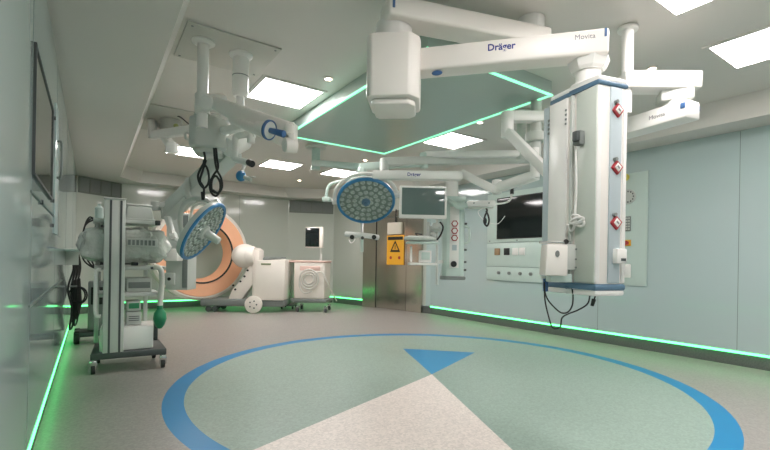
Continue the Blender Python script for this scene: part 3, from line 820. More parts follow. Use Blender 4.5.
# intercom clamp and cable on the channel face
cl = Mc @ Vector((-W2 - .03, -.075, 1.85))
ic = part('handset_holder', cbox(-W2 - .03, -.075, 1.845, .045, .055, .085, .01), GREY, root)
part('handset', cbox(-W2 - .06, -.085, 1.85, .03, .04, .06, .008), DGREY, root, parent=ic)
pts = [(-W2 - .04, -.06, 1.80), (-W2 - .03, -.055, 1.70), (-W2 - .02, -.05, 1.55), (-W2 - .02, -.045, 1.42), (-W2 - .03, -.06, 1.36), (-W2 - .02, -.02, 1.30), (-W2 - .025, .01, 1.34), (-W2 - .02, .04, 1.27)]
part('white_cable', MB().tube([Mc @ Vector(p) for p in pts], .007, seg=8), WHITE, root)
knot = MB()
for k in range(3):
    knot.tube([Mc @ Vector((-W2 - .024 - .004 * k, -.07 + .05 * math.cos(t * math.pi / 4 + k), 1.36 + .03 * math.sin(t * math.pi / 4) + .02 * math.cos(t * math.pi / 4 + k))) for t in range(8)], .007, closed=True, smooth=3, seg=8)
part('cable_knot', knot, WHITE, root)
# cables under the column
for pts, nm in (([(572, 288), (573, 297), (572, 306), (568, 312), (562, 313), (556, 309), (548, 300), (544.5, 290), (544.5, 282)], 2.6),
                ([(544.5, 284), (545, 300), (549, 318), (553, 328), (560, 327), (562, 318), (568, 314), (578, 310), (588, 303), (590, 290)], 2.62),
                ([(597, 290), (595, 297), (593.5, 301)], 2.5)):
    cbl = part('hanging_cable', MB().tube([at(x, y, nm) for x, y in pts], .0045, seg=8), BLACK, root)
part('plug', MB().cyl(at(594, 299, 2.5), at(592, 306, 2.5), .012, .009, seg=12), BLACK, root)
# pump box on the column
pm = at(557.5, 259, 2.60)
t = thing('infusion_box', 'white boxed device with a small emblem clamped to the near supply column', 'device box', pm, -YAW)
part('front_case', MB().prism([(-.10, -.10), (.035, -.10), (.035, .085), (-.09, .085)], -.035, .07, M=Matrix.Rotation(R(90), 4, 'X'), bev=.010), WARM, t, world=False)
part('side_case', MB().box((.075, .03, .012), (.085, .10, .155), bev=.008), GREYW, t, world=False)
part('emblem', MB().lathe([(0, 0), (.012, 0), (.012, .004), (0, .004)], M=Matrix.Translation((-.03, -.071, .03)) @ Matrix.Rotation(R(90), 4, 'X') @ Matrix.Scale(1.6, 4, (0, 1, 0)), seg=20), GREY, t, world=False)
part('lower_block', MB().box((.02, .03, -.115), (.13, .09, .05), bev=.006), MINT, t, world=False)
part('clamp_knob', MB().sphere((.05, -.0, .105), .016), BLACK, t, world=False)
part('screws', MB().cyl((.1, -.022, .06), (.1, -.028, .06), .006, seg=8).cyl((.1, -.022, .0), (.1, -.028, .0), .006, seg=8).cyl((.1, -.022, -.05), (.1, -.028, -.05), .006, seg=8), GREY, t, world=False)
part('top_rail', MB().cyl((-.11, .0, .10), (.08, 0, .10), .008, seg=10), CHROME, t, world=False)
t = thing('blue_clip', 'small blue clip hanging at the lower left of the near column', 'clip', at(545.5, 283, 2.68), -YAW)
part('grip', MB().box((.0, 0, -.01), (.026, .03, .085), bev=.005), BLUE, t, world=False)
part('head', MB().box((0, 0, .035), (.055, .035, .014), bev=.004), GREYW, t, world=False)
part('link', MB().box((.06, .0, .03), (.10, .012, .012)), GREYW, t, world=False)

# ------------------------------------------------------------------ second pendant arm system at right
PP = ld(1.758, 3.17, 0)
root = thing('ceiling_pendant_arm', 'white two-part ceiling arm with blue end caps, right of the near column', 'pendant arm', (PP.x, PP.y, ZM))
part('ceiling_flange', MB().cyl((PP.x, PP.y, ZM - .03), (PP.x, PP.y, ZM), .07, bev=.008), WHITE, root)
part('tube', MB().cyl((PP.x, PP.y, 2.40), (PP.x, PP.y, ZM - .02), .040).cyl((PP.x, PP.y, 2.215), (PP.x, PP.y, 2.42), .034), WHITE, root)
B0 = ld(1.72, 3.19, 2.45); B1 = ld(2.26, 3.16, 2.445)
part('upper_arm', MB().beam(B0, B1, .16, .125, .015), WHITE, root)
q = ld(2.12, 3.18, 0)
part('swivel', MB().beam(ld(2.02, 3.22, 2.345), ld(2.22, 3.15, 2.345), .16, .08, .012).cyl((q.x, q.y, 2.26), (q.x, q.y, 2.32), .08), GREYW, root)
B2 = ld(2.17, 3.06, 2.215); B3 = ld(1.70, 4.10, 2.215)
part('lower_arm', MB().beam(B2, B3, .17, .13, .015), WHITE, root)
bd = (B3 - B2).normalized(); bn = Vector((-bd.y, bd.x, 0)); bn = bn if bn.dot(FWD) < 0 else -bn
part('arm_end_cap', MB().box(B2 + bd * .02 + bn * .084 + UP * .02, (.03, .016, .04), rz=math.atan2(bd.y, bd.x), bev=.004), BLUE, root)
part('arm_end_cap', MB().box(B2 + bd * .02 - bn * .084 + UP * .02, (.03, .016, .04), rz=math.atan2(bd.y, bd.x), bev=.004), BLUE, root)
Ml = Matrix((-bd if (-bd).dot(RIGHT) > 0 else bd, UP, bn)).transposed().to_4x4(); Ml.translation = B2.lerp(B3, .18) + bn * .0865
text_part('arm_lettering', 'Movita', .045, Ml, GINK, root)

# back arm system seen left of the near column
def joint(mb, p, r, h):
    p = Vector(p); return mb.cyl(p - UP * h / 2, p + UP * h / 2, r, bev=.006)
Dq = 4.3
root = thing('back_pendant_arms', 'pale jointed ceiling arms reaching out from behind the near supply column', 'pendant arm', at(536, 110, Dq))
q = at(536, 118, Dq)
part('ceiling_tube', MB().cyl((q.x, q.y, at(536, 158, Dq).z), (q.x, q.y, ZM), .055).cyl((q.x, q.y, ZM - .03), (q.x, q.y, ZM), .12), GREYW, root)
part('collar', MB().cyl((q.x, q.y, at(536, 142, Dq).z), (q.x, q.y, at(536, 133, Dq).z), .10, seg=20, bev=.01), GREYW, root)
part('upper_beam', MB().beam(at(505, 117, 4.1), at(575, 117, 4.5), .11, .10, .012), WHITE, root)
part('knuckle', MB().cyl(at(507.5, 112, 4.1), at(507.5, 138, 4.1), .058, bev=.01), WHITE, root)
part('spring_arm', MB().beam(at(508, 132, 4.08), at(551, 176, 3.7), .09, .09, .02), WHITE, root)
root = thing('side_spring_arm', 'pale spring arm sloping down to the white bar lamp, left of the near column', 'pendant arm', at(520, 180, 4.6))
part('arm', MB().beam(at(497, 188, 4.6), at(537, 175, 4.2), .10, .095, .018), WHITE, root)
part('elbow', MB().cyl(at(497, 180, 4.6), at(497, 194, 4.6), .052, bev=.01), WHITE, root)
part('elbow', MB().cyl(at(535, 160, 4.2), at(535, 178, 4.2), .045, bev=.01), WHITE, root)
part('link_arm', MB().beam(at(461, 173, 4.75), at(495, 190, 4.6), .085, .085, .015), WHITE, root)
part('riser', MB().cyl(at(535, 160, 4.2), at(535, 148, 4.2), .04), WHITE, root)

# ------------------------------------------------------------------ mid pendant with monitor
DM = 4.8
root = thing('monitor_pendant', 'slim ceiling pendant with monitor, trays and hexagonal outlets in the middle of the room', 'supply pendant', at(452, 172, DM))
part('main_arm', MB().beam(at(372, 175.5, 4.65), at(462, 176, 4.72), .12, .095, .018), WHITE, root)
M1 = Matrix((RIGHT, UP, -FWD)).transposed().to_4x4(); M1.translation = at(414, 174.5, 4.575)
text_part('maker_logo', 'Dräger', .05, M1, INK, root, bold=.001)
part('arm_neck', MB().cyl(at(384, 160, 4.75), at(384, 172, 4.70), .05), GREYW, root)
part('upper_arm', MB().beam(at(382, 162, 4.75), at(531, 159, 5.3), .12, .09, .015), GREYW, root)
part('ceiling_mount', MB().cyl(at(531, 161, 5.3), (*at(531, 161, 5.3).xy, ZM), .06), GREYW, root)
part('drop_tube', MB().cyl(at(452, 176, DM), at(452, 202, DM), .070), WHITE, root)
part('collar', MB().box(at(453, 200, DM), (.26, .20, .06), rz=-YAW, bev=.012), MINT, root)
cb = at(453, 240, DM)
zt, zb = at(453, 203, DM).z, at(453, 276, DM).z
Mm = Matrix.Translation((cb.x, cb.y, 0)) @ Matrix.Rotation(-YAW - .12, 4, 'Z')
part('column_body', MB().prism([(-.12, -.06), (-.07, -.10), (.08, -.10), (.12, -.06), (.12, .10), (-.12, .10)], zb, zt, M=Mm, bev=.005), MINT, root)
part('front_panel', MB().box(Mm @ Vector((0.01, -.103, (zt + zb) / 2 + .02)), (.10, .008, (zt - zb) * .82), rz=-YAW - .12, bev=.002), WHITE, root)
part('bottom_bumper', MB().prism([(-.14, -.08), (-.08, -.12), (.09, -.12), (.14, -.08), (.14, .12), (-.14, .12)], zb - .04, zb, M=Mm, bev=.012), GREY, root)
hexM = Matrix((Vector((math.cos(-YAW - .12), math.sin(-YAW - .12), 0)), UP, Vector((math.sin(-YAW - .12), -math.cos(-YAW - .12), 0)))).transposed().to_4x4()
for py in (224.5, 231.5, 238.5):
    z = at(453, py, DM).z; Mh = hexM.copy(); Mh.translation = Mm @ Vector((.012, -.108, z))
    g = part('gas_outlet', MB().lathe([(.026, 0), (.038, 0), (.038, .014), (.026, .014), (.026, 0)], M=Mh, seg=6), RED, root)
    part('outlet_core', MB().lathe([(0, 0), (.024, 0), (.024, .02), (0, .02)], M=Mh, seg=16), WHITE, root, parent=g)
z = at(454, 213, DM).z
part('label_plate', MB().box(Mm @ Vector((.012, -.109, z)), (.085, .006, .07), rz=-YAW - .12), WHITE, root)
part('label_plate', MB().box(Mm @ Vector((.012, -.109, at(454, 248, DM).z)), (.05, .006, .06), rz=-YAW - .12), CHAN, root)
Mh = hexM.copy(); Mh.translation = Mm @ Vector((.008, -.108, at(454, 264, DM).z))
part('round_socket', MB().lathe([(0, 0), (.034, 0), (.030, .03), (0, .03)], M=Mh, seg=20), BLACK, root)
part('side_handle', MB().tube([Mm @ Vector(p) for p in ((.12, 0, 1.50), (.17, 0, 1.48), (.18, 0, 1.40), (.17, 0, 1.33), (.12, 0, 1.31))], .012), MINT, root)
for py in (224, 250, 262, 270):
    part('side_hook', MB().cyl(Mm @ Vector((.12, -.02, at(465, py, DM).z)), Mm @ Vector((.15, -.02, at(465, py, DM).z)), .012, seg=10), DGREY, root)
# monitor
mc = at(423, 202.5, 4.62)
Mo = Matrix.Translation(mc) @ Matrix.Rotation(-YAW + .06, 4, 'Z')
def mbx(x, y, z, sx, sy, sz, bev=0, mb=None):
    return (mb or MB()).box(Mo @ Vector((x, y, z)), (sx, sy, sz), rz=-YAW + .06, bev=bev)
mo = part('monitor', mbx(0, 0, 0, .51, .05, .345, .010), WHITE, root)
part('screen', mbx(0, -.027, .008, .46, .008, .285, .002), TEALSCR, root, parent=mo)
part('monitor_arm', MB().beam(Mo @ Vector((.1, .03, 0)), at(447, 203, DM), .05, .05, .01).box(Mo @ Vector((.05, .04, 0)), (.12, .04, .12), rz=-YAW), GREYW, root)
# rear rail and trays
part('rail_pole', MB().cyl(at(437, 214, 4.7), at(437, 285, 4.7), .014, seg=12), GREYW, root)
part('rail_bracket', MB().beam(at(437, 225, 4.7), at(446, 224, DM), .03, .03).beam(at(437, 262, 4.7), at(446, 261, DM), .03, .03), GREYW, root)
part('tray', MB().box(at(422, 264, 4.7), (.30, .26, .025), rz=-YAW, bev=.006), WHITE, root)
part('tray_stem', MB().beam(at(436, 263, 4.7), at(442, 262, 4.75), .04, .02), GREYW, root)
part('keyboard_tray', MB().box(at(422, 243, 4.62), (.34, .22, .02), rz=-YAW, bev=.006), MINT, root)
part('gear_joints', MB().cyl(at(430, 229, 4.7), at(441, 229, 4.7), .035, seg=16).sphere(at(433, 235, 4.66), .035).cyl(at(428, 222, 4.7), at(428, 240, 4.7), .02).box(at(435, 226, 4.65), (.06, .05, .06), rz=-YAW, bev=.01), GREYW, root)
part('side_rail', MB().cyl(at(411, 246, 4.66), at(411, 262, 4.66), .012), WHITE, root)
part('cable', MB().tube([at(440, 222, 4.62), at(443, 227, 4.6), (at(441, 234, 4.6)), at(437, 240, 4.62)], .009, seg=8), BLACK, root)
# things on the trays
t = thing('wrapped_keyboard', 'keyboard under clear plastic on the upper tray of the monitor pendant', 'keyboard', at(420, 241.7, 4.58), -YAW)
rg = bmesh.new(); bmesh.ops.create_uvsphere(rg, u_segments=40, v_segments=20, radius=1)
for v in rg.verts:
    sg = lambda q: math.copysign(abs(q) ** .6, q)
    cq = Vector((sg(v.co.x) * .175, sg(v.co.y) * .10, sg(v.co.z) * .028)); v.co = cq + cq.normalized() * noise.noise(cq * 25) * .012 + Vector((0, 0, .032))
kbm = MB(); kbm._merge(rg)
part('plastic_cover', kbm, PLASTICWRAP, t, world=False)
part('keyboard_body', MB().box((-.02, -.02, .052), (.22, .09, .018), bev=.004), GREYW, t, world=False)
part('cable', MB().tube([(-.02, .02, .06), (-.05, -.02, .085), (.02, -.04, .075)], .007, seg=8), BLACK, t, world=False)
t = thing('tray_camera_unit', 'small pale box unit on the lower tray of the monitor pendant', 'device', at(425, 262.5, 4.7), -YAW)
part('case', MB().box((0, 0, .065), (.13, .12, .13), bev=.008), WHITE, t, world=False)
part('front_plate', MB().box((0, -.062, .07), (.09, .006, .08), bev=.002), MINT, t, world=False)
# white bar lamp
t = thing('bar_lamp', 'white bar-shaped camera lamp on a thin curved arm between pendant and wall console', 'lamp', at(481, 203.5, 4.6))
part('bar_housing', MB().beam(at(467, 204, 4.62), at(495, 203.5, 4.62), .08, .062, .012), WHITE, t)
part('mount_arm', MB().tube([at(446, 198, DM), at(453, 203, 4.65), at(459, 207, 4.62), at(468, 205, 4.62)], .026, seg=12), MINT, t)
part('thin_rod', MB().tube([at(494, 204, 4.62), at(504, 203, 4.62), at(510, 200, 4.6), at(512, 193, 4.6)], .010, seg=8), WHITE, t)
part('rod_head', MB().cyl(at(512, 194, 4.6), at(512, 190, 4.6), .02).cyl(at(512, 193, 4.6), at(513, 180, 4.6), .014), BLACK, t)
part('underside', MB().beam(at(468, 208, 4.62), at(493, 208, 4.62), .06, .012), GREYW, t)
for px in (474, 489):
    part('bar_light', MB().sphere(at(px, 203, 4.577), .008), GREY, t)
t = thing('headset', 'black headset hanging below the white bar lamp', 'headset', at(486, 215, 4.6))
part('strap', MB().tube([at(486, 207.5, 4.6), at(487, 211, 4.6), at(485, 216, 4.6), at(484, 222, 4.6), at(487, 226, 4.6), at(489, 221, 4.6), at(488, 215, 4.6), at(486, 211, 4.6)], .010, seg=8), BLACK, t)
part('ear_cup', MB().sphere(at(485, 221, 4.6), .035, scale=(.6, .6, 1)), BLACK, t)
part('white_wire', MB().tube([at(484, 208, 4.6), at(478, 212, 4.6), at(484, 220, 4.6), at(497, 224, 4.6), at(505, 216, 4.6)], .003, seg=6), WHITE, t)

# ------------------------------------------------------------------ surgical lamp heads
def lamp_head(root, centre, normal, upish, Rr, n_rings=4, hl=1.0, hr=1.0, hm=None):
    zc = Vector(normal).normalized(); yc = (Vector(upish) - zc * Vector(upish).dot(zc)).normalized(); xc = yc.cross(zc)
    M = Matrix((xc, yc, zc)).transposed().to_4x4(); M.translation = centre
    head = part('lamp_housing', MB().lathe([(0, -.10), (.10, -.095), (Rr * .7, -.06), (Rr * .97, -.045), (Rr * 1.0, -.02), (Rr * .99, .004), (Rr * .93, .004), (Rr * .9, .0), (0, .0)], M=M, seg=56), GREYW, root)
    part('rim', MB().lathe([(Rr * .915, .004), (Rr * .92, .022), (Rr * .99, .024), (Rr * 1.015, .014), (Rr * 1.015, .002), (Rr * .975, -.004), (Rr * .915, .004)], M=M, seg=72), LBLUE, root, parent=head)
    part('lens_plate', MB().lathe([(0, .006), (Rr * .915, .006), (Rr * .915, .0), (0, .0)], M=M, seg=56), LAMPFACE, root, parent=head)
    ln = MB(); cnt = 0
    for k in range(1, n_rings + 1):
        rr = Rr * .86 * k / n_rings - .01
        nn = [0, 7, 13, 18, 24][k]
        for j in range(nn):
            t_ = 2 * math.pi * (j + .5 * (k % 2)) / nn
            ln.lathe([(0, .006), (.026, .006), (.029, .013), (.020, .018), (.017, .011), (0, .009)], M=M @ Matrix.Translation((rr * math.cos(t_), rr * math.sin(t_), 0)), seg=8)
    part('lenses', ln, LEDOPTIC, root, parent=head)
    part('handle', MB().lathe([(0, .005), (.05 * hr, .005), (.048 * hr, .03), (.030 * hr, .04), (.026 * hr, .12 * hl), (.022 * hr, .13 * hl), (0, .132 * hl)], M=M, seg=24), hm or GREYW, root)
    return M

# front lamp
root = thing('surgical_lamp', 'round blue-rimmed surgical lamp facing the camera in front of the steel door', 'surgical lamp', at(366, 168, 4.85))
lc = at(366, 201, 4.85)
nrm = (-FWD * .66 - UP * .75 + RIGHT * .06)
ML = lamp_head(root, lc, nrm, UP + RIGHT * -.12, .325, hl=.5, hm=SLATE)
part('handle_core', MB().lathe([(0, .0), (.05, .0), (.05, .02), (0, .022)], M=ML @ Matrix.Translation((0, 0, .012)), seg=6), SLATE, root)
def arc_pts(M, r, a0, a1, z, n=10): return [M @ Vector((r * math.cos(a0 + (a1 - a0) * k / n), r * math.sin(a0 + (a1 - a0) * k / n), z)) for k in range(n + 1)]
part('yoke', MB().tube(arc_pts(ML, .36, R(5), R(175), -.03), .018, seg=10), WHITE, root)
part('yoke_pivot', MB().cyl(ML @ Vector((.33, 0.02, -.03)), ML @ Vector((.38, .02, -.03)), .035).cyl(ML @ Vector((-.33, .02, -.03)), ML @ Vector((-.38, .02, -.03)), .035), WHITE, root)
part('top_joint', MB().cyl(at(362, 165, 4.85), at(363, 184, 4.92), .038).sphere(at(362, 171, 4.85), .055), MINT, root)
part('spring_arm', MB().beam(at(360, 167, 4.85), at(424, 163, 4.9), .09, .08, .018), MINT, root)  # green light on joint, arm and elbow is put into their colour
part('elbow', MB().cyl(at(424, 153, 4.9), at(424, 168, 4.9), .05, bev=.01), MINT, root)
part('upper_arm', MB().beam(at(424, 155, 4.9), at(521, 154, 4.95), .09, .075, .015), WHITE, root)
q = at(521, 154, 4.95)
part('ceiling_tube', MB().cyl((q.x, q.y, at(521, 160, 4.95).z), (q.x, q.y, ZM), .055), GREYW, root)
part('ceiling_flange', MB().cyl((q.x, q.y, ZM - .03), (q.x, q.y, ZM), .12, bev=.008), GREYW, root)
# small unit at left of the lamp, green light on it put into the colour
part('outrigger', MB().tube([at(361, 178, 4.9), at(345, 180, 4.95), at(331, 184, 4.95), at(327, 191, 4.95), at(326.5, 198, 4.95)], .017, seg=10), MINT, root)
part('outrigger_sensor', MB().box(at(326.5, 199.5, 4.95), (.095, .08, .05), rz=-YAW, bev=.008), MINT, root)

# tracking camera on its own arm
st = at(316, 147, 6.7)
root = thing('tracking_camera', 'white bar-shaped tracking camera with two black lenses below the round front lamp', 'tracking camera', (st.x, st.y, ZM))
DS = (ZM - EYE) * FOC / (260.1 - 147)
DS = 6.65
s0_, s1_ = at(316, 148, DS), at(316, 166, DS)
part('ceiling_flange', MB().cyl((s0_.x, s0_.y, ZM - .03), (s0_.x, s0_.y, ZM), .16, bev=.01), GREYW, root)
part('ceiling_tube', MB().cyl((s0_.x, s0_.y, at(316, 170, DS).z), (s0_.x, s0_.y, ZM), .065), MINT, root)
part('arm', MB().beam(at(314, 163, DS), at(362, 167, 5.9), .10, .09, .015), MINT, root)  # green light falling on this arm is put into its colour
part('drop_tube', MB().tube([at(360, 166, 5.9), at(361.5, 180, 5.8), at(362, 200, 5.5), at(362, 222, 5.15), at(362, 233, 5.0)], .016), WHITE, root)
part('camera_bar', MB().tube([at(346, 234, 4.98), at(353, 234.5, 4.93), at(362, 235.2, 4.91), at(371, 236.2, 4.93), at(378, 237.5, 4.98)], .030, seg=14), WHITE, root)
for px in (352, 374):
    part('lens', MB().cyl(at(px, 237, 4.93), at(px, 237.2, 4.885), .026, seg=18), BLACK, root)
part('lens', MB().cyl(at(362.5, 237.5, 4.92), at(362.5, 238, 4.87), .018, seg=18), DGREY, root)
part('handle', MB().tube([at(355, 239, 4.9), at(354, 241, 4.85), at(351, 243, 4.85), at(349, 240, 4.9)], .006, seg=8), WHITE, root)
part('handle_grip', MB().cyl(at(362, 238, 4.93), at(362, 252, 4.93), .018, seg=14), MINT, root)

# ------------------------------------------------------------------ left ceiling group
# pole A with long spring arm
DA = 3.45
pa = at(203.5, 40, DA)
root = thing('left_spring_arm', 'thick white spring arm with blue ring and handle reaching right from the left ceiling tube', 'pendant arm', (pa.x, pa.y, ZM))
part('ceiling_flange', MB().lathe([(.045, 0), (.088, 0), (.088, -.012), (.062, -.03), (.045, -.03), (.045, 0)], M=Matrix.Translation((pa.x, pa.y, ZM - .016)), seg=32), WHITE, root)
part('ceiling_tube', MB().cyl((pa.x, pa.y, at(204, 128, DA).z), (pa.x, pa.y, ZM - .015), .043), WHITE, root)
j = at(214, 105, DA - .05)
part('shoulder', MB().cyl(at(206, 103, DA - .12), at(222, 101, DA + .1), .060, bev=.015).cyl((pa.x, pa.y, at(204, 114, DA).z), (pa.x, pa.y, at(204, 94, DA).z), .056, bev=.01), WHITE, root)
part('spring_arm', MB().beam(at(212, 102, DA - .03), at(290, 136, DA - .45), .11, .095, .025, w1=.13, h1=.18, seg=3), WARM, root)
part('end_joint', MB().box(at(291, 131, DA - .47), (.055, .13, .07), rz=-YAW, bev=.018).cyl(at(284, 145, DA - .50), at(296, 146, DA - .45), .052, bev=.012).box(at(293, 138, DA - .45), (.045, .12, .19), rz=-YAW, bev=.012), WARM, root)
part('strut_arm', MB().cyl(at(232, 120, DA - .15), at(268, 134, DA - .58), .03, .042, seg=20), WARM, root)
# ring
rcn = at(269, 130, DA - .60); rax = (at(280, 133, DA - .62) - at(262, 128, DA - .56)).normalized()
Mr = rax.to_track_quat('Z', 'Y').to_matrix().to_4x4(); Mr.translation = rcn
rg_ = part('brake_disc', MB().lathe([(0, -.02), (.055, -.018), (.060, 0), (.055, .01), (0, .012)], M=Mr, seg=32), GREYW, root)
part('brake_rim', MB().lathe([(.056, .004), (.058, .014), (.066, .010), (.066, -.006), (.056, .004)], M=Mr, seg=32), BLUE, root, parent=rg_)
part('brake_handle', MB().cyl(rcn, rcn + rax * .13, .018, .024, seg=18, bev=.004), BLUE, root)
part('brake_neck', MB().cyl(rcn - rax * .10, rcn - rax * .01, .04, .05), WARM, root)

# pole B
DB = 3.66
pb = at(241, 53, DB)
root = thing('hub_pendant', 'grey hub with hanging black cables on a stepped ceiling tube and a long sloping arm', 'pendant', (pb.x, pb.y, ZM))
part('ceiling_flange', MB().lathe([(.06, 0), (.095, 0), (.095, -.014), (.07, -.035), (.06, -.035), (.06, 0)], M=Matrix.Translation((pb.x, pb.y, ZM - .016)), seg=32), WHITE, root)
part('wide_tube', MB().cyl((pb.x, pb.y, at(241, 92, DB).z), (pb.x, pb.y, ZM - .015), .066), WHITE, root)
part('seam_ring', MB().lathe([(.064, 0), (.068, 0), (.068, .006), (.064, .006), (.064, 0)], M=Matrix.Translation((pb.x, pb.y, at(241, 77, DB).z)), seg=32), GREY, root)
part('tapered_end', MB().cyl((pb.x, pb.y, at(241, 97, DB).z), (pb.x, pb.y, at(241, 92, DB).z), .055, .066), WHITE, root)
part('thin_tube', MB().cyl((pb.x, pb.y, at(241, 122, DB).z), (pb.x, pb.y, at(241, 96, DB).z), .034), WHITE, root)
# hub body + long arm + column (hung from tube B)
DH = 3.62
Mh_ = Matrix.Translation((*at(209, 138, DH).xy, 0)) @ Matrix.Rotation(-YAW + .25, 4, 'Z')
zt, zb = at(209, 114, DH).z, at(209, 157, DH).z
body = MB().prism([(-.14, -.12), (-.08, -.17), (.08, -.17), (.15, -.10), (.15, .12), (.08, .17), (-.10, .17), (-.14, .1)], zb + .05, zt - .06, M=Mh_, bev=.025)
body.prism([(-.11, -.09), (-.06, -.12), (.06, -.12), (.11, -.08), (.11, .09), (.06, .12), (-.08, .12), (-.11, .08)], zt - .07, zt - .02, M=Mh_, bev=.02)
body.prism([(-.11, -.09), (-.06, -.12), (.06, -.12), (.11, -.08), (.11, .09), (.06, .12), (-.08, .12), (-.11, .08)], zb + .01, zb + .06, M=Mh_, bev=.02)
part('hub_housing', body, GREYW, root)
part('bridge_arm', MB().beam(at(216, 124, DH), (pb.x, pb.y, at(241, 118, DB).z), .11, .10, .02), WHITE, root)
part('long_arm', MB().beam(at(234, 150, 3.75), at(168, 213, 5.0), .15, .145, .02, w1=.17, h1=.17), GREYW, root)
part('shoulder', MB().cyl(at(228, 148, 3.6), at(244, 140, 3.8), .085, bev=.015), WHITE, root)
part('side_arm', MB().beam(at(222, 131, 3.5), at(256, 124, 3.35), .06, .06, .015), WHITE, root)
part('drop_link', MB().tube([at(255, 135, 3.35), at(243, 135, 3.35), at(236, 137, 3.36), at(235, 146, 3.36), at(235, 158, 3.36), at(242, 161, 3.33), at(250, 163, 3.3)], .026, seg=14), WHITE, root)
part('link_collar', MB().cyl(at(251, 134, 3.35), at(251, 143, 3.35), .03, bev=.005), WHITE, root)
part('link_tip', MB().cyl(at(249, 162.5, 3.3), at(252, 164, 3.26), .026), BLACK, root)
for k, pts in enumerate(([(204, 152), (205, 160), (201, 168), (198, 176), (200, 184), (204, 188), (208, 184), (209, 176), (207, 168), (204, 164), (204, 160)],
            [(206, 160), (203, 170), (200, 180), (203, 186), (204, 190), (203, 197)],
            [(216, 148), (217, 158), (218, 168), (213, 176), (210, 184), (211, 192), (216, 196), (220, 190), (220, 182), (216, 176), (212, 180), (212, 190), (217, 193)],
            [(214, 148), (215, 160), (217, 170), (221, 178), (222, 187), (218, 193), (213, 190)])):
    part('cable', MB().tube([at(x, y, 3.5 - .01 * k) for x, y in pts], .009, seg=8), BLACK, root)
part('cable_plug', MB().cyl(at(203, 192, 3.5), at(203, 200, 3.5), .018, .012, seg=12), BLACK, root)
part('blue_knob', MB().sphere(at(241, 176, 3.45), .040, scale=(1, 1, 1.1)), LBLUE, root)
part('knob_stem', MB().cyl(at(244, 177, 3.44), at(251, 180, 3.42), .016).tube([at(247, 177, 3.44), at(252, 177, 3.42), at(256, 177.5, 3.42)], .006, seg=8).cyl(at(241, 175, 3.47), at(246, 160, 3.6), .014), GREYW, root)
part('hub_handle', MB().tube([at(191, 134, DH), at(186, 133, DH), at(186, 139, DH), at(191, 140, DH)], .012, seg=8), WHITE, root)
# back-left pendant column
DC = 5.3
Mq = Matrix.Translation((*at(179, 250, DC).xy, 0)) @ Matrix.Rotation(-YAW, 4, 'Z')
kc = DC / FOC
zt, zb = at(179, 213, DC).z, at(179, 290, DC).z
part('rear_column', MB().prism([(-13 * kc, 0), (9 * kc, 0), (9 * kc, .25), (-13 * kc, .25)], zb, zt, M=Mq, bev=.01), GREYW, root)
part('column_side', MB().box(Mq @ Vector((6.5 * kc, -.006, (zt + zb) / 2)), (5 * kc, .012, (zt - zb) * .94), rz=-YAW, bev=.002), GREY, root)
part('column_box', MB().box(Mq @ Vector((-2 * kc, -.08, at(179, 255, DC).z)), (13 * kc, .16, 12 * kc), rz=-YAW, bev=.012), WARM, root)
part('socket_plate', MB().box(Mq @ Vector((-8 * kc, -.015, at(179, 279, DC).z)), (10 * kc, .03, 12 * kc), rz=-YAW, bev=.006), GREYW, root)
part('socket', MB().cyl(Mq @ Vector((-8 * kc, -.03, at(179, 279, DC).z)), Mq @ Vector((-8 * kc, -.04, at(179, 279, DC).z)), .02), BLACK, root)

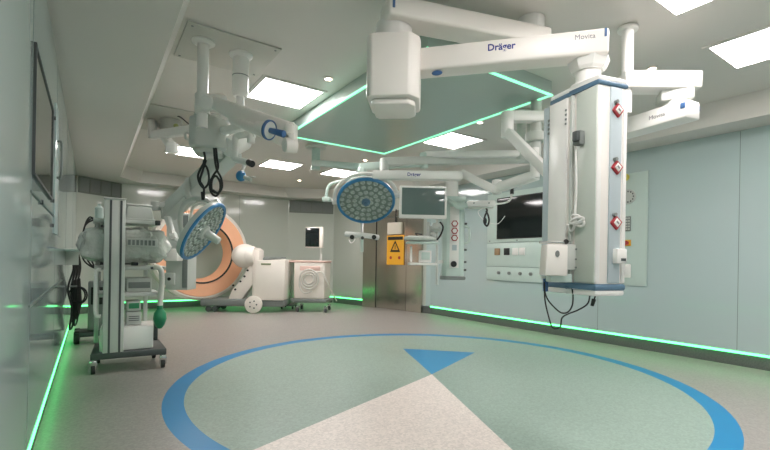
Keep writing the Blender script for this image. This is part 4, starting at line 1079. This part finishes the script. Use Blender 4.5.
# second lamp, seen obliquely
root = thing('surgical_lamp', 'round blue-rimmed surgical lamp tilted sideways in front of the ring scanner', 'surgical lamp', at(207, 200, 4.0))
lc = at(203, 231, 3.95)
nrm = (RIGHT * .85 - UP * .53 + FWD * .03)
M2 = lamp_head(root, lc, nrm, UP * .78 + RIGHT * .62, .30, hl=1.35, hr=1.35)
part('yoke', MB().tube([at(184, 240, 4.05), at(180, 222, 4.1), at(183, 206, 4.12), at(192, 199, 4.1), at(205, 200, 4.05), at(213, 205, 4.0)], .022, seg=12), GREYW, root)
part('yoke_inner', MB().tube([at(190, 222, 4.1), at(193, 208, 4.1), at(202, 203, 4.05), at(212, 206, 4.0)], .014, seg=10), WARM, root)
part('pivot', MB().cyl(at(213, 205, 4.0), at(219, 201, 4.0), .035).cyl(at(184, 238, 4.05), at(186, 248, 4.02), .03), WHITE, root)
part('drop_tube', MB().tube([at(190, 200, 4.12), at(187, 192, 4.2), at(188, 180, 4.3)], .03, seg=12), GREYW, root)

# slim device arm behind the cart
root = thing('slim_device_arm', 'thin white jointed arm standing behind the instrument box on the cart', 'device arm', at(166, 215, 4.9))
part('arm', MB().beam(at(164, 206, 4.9), at(173, 236, 4.85), .055, .06, .012), WHITE, root)
part('joint', MB().cyl(at(160, 206, 4.95), at(168, 204, 4.85), .04, bev=.008).cyl(at(171, 236, 4.85), at(176, 235, 4.85), .035), WHITE, root)
part('joint_block', MB().box(at(156, 206, 4.9), (.09, .08, .10), rz=-YAW, bev=.012), GREYW, root)
part('bracket', MB().beam(at(172, 238, 4.85), at(178, 240, 5.25), .06, .05, .01), GREYW, root)

# far-left mount on the rear plate
DF = 5.45
root = thing('rear_ceiling_arm', 'pale folded ceiling arm below the larger rear ceiling plate at far left', 'pendant arm', at(171, 122, DF))
q = at(171, 123, DF)
part('mount_drum', MB().cyl((q.x, q.y, q.z - .10), (q.x, q.y, ZM - .015), .13, bev=.01), PLATEM, root)
part('drum_light', MB().sphere(at(176, 126, DF - .14), .03), mat('olive_lens', (.4, .42, .15), .3), root)
part('arm', MB().beam(at(154, 135, DF), at(200, 129, DF - .9), .10, .10, .02), WHITE, root)
part('elbow', MB().cyl(at(152, 119, DF), at(153, 139, DF), .055, bev=.012), WHITE, root)
part('link_arm', MB().beam(at(153, 123, DF), at(166, 131, DF + .1), .07, .07, .015), WHITE, root)
part('drop_arm', MB().beam(at(165, 137, DF - .2), at(174, 150, DF - .3), .09, .09, .015).box(at(172, 148, DF - .3), (.12, .1, .13), rz=-YAW, bev=.015), WHITE, root)
part('cable', MB().tube([at(163, 118, DF), at(170, 115, DF - .1), at(180, 117, DF - .2), at(189, 124, DF - .5), at(197, 127, DF - .8)], .007, seg=8), BLACK, root)
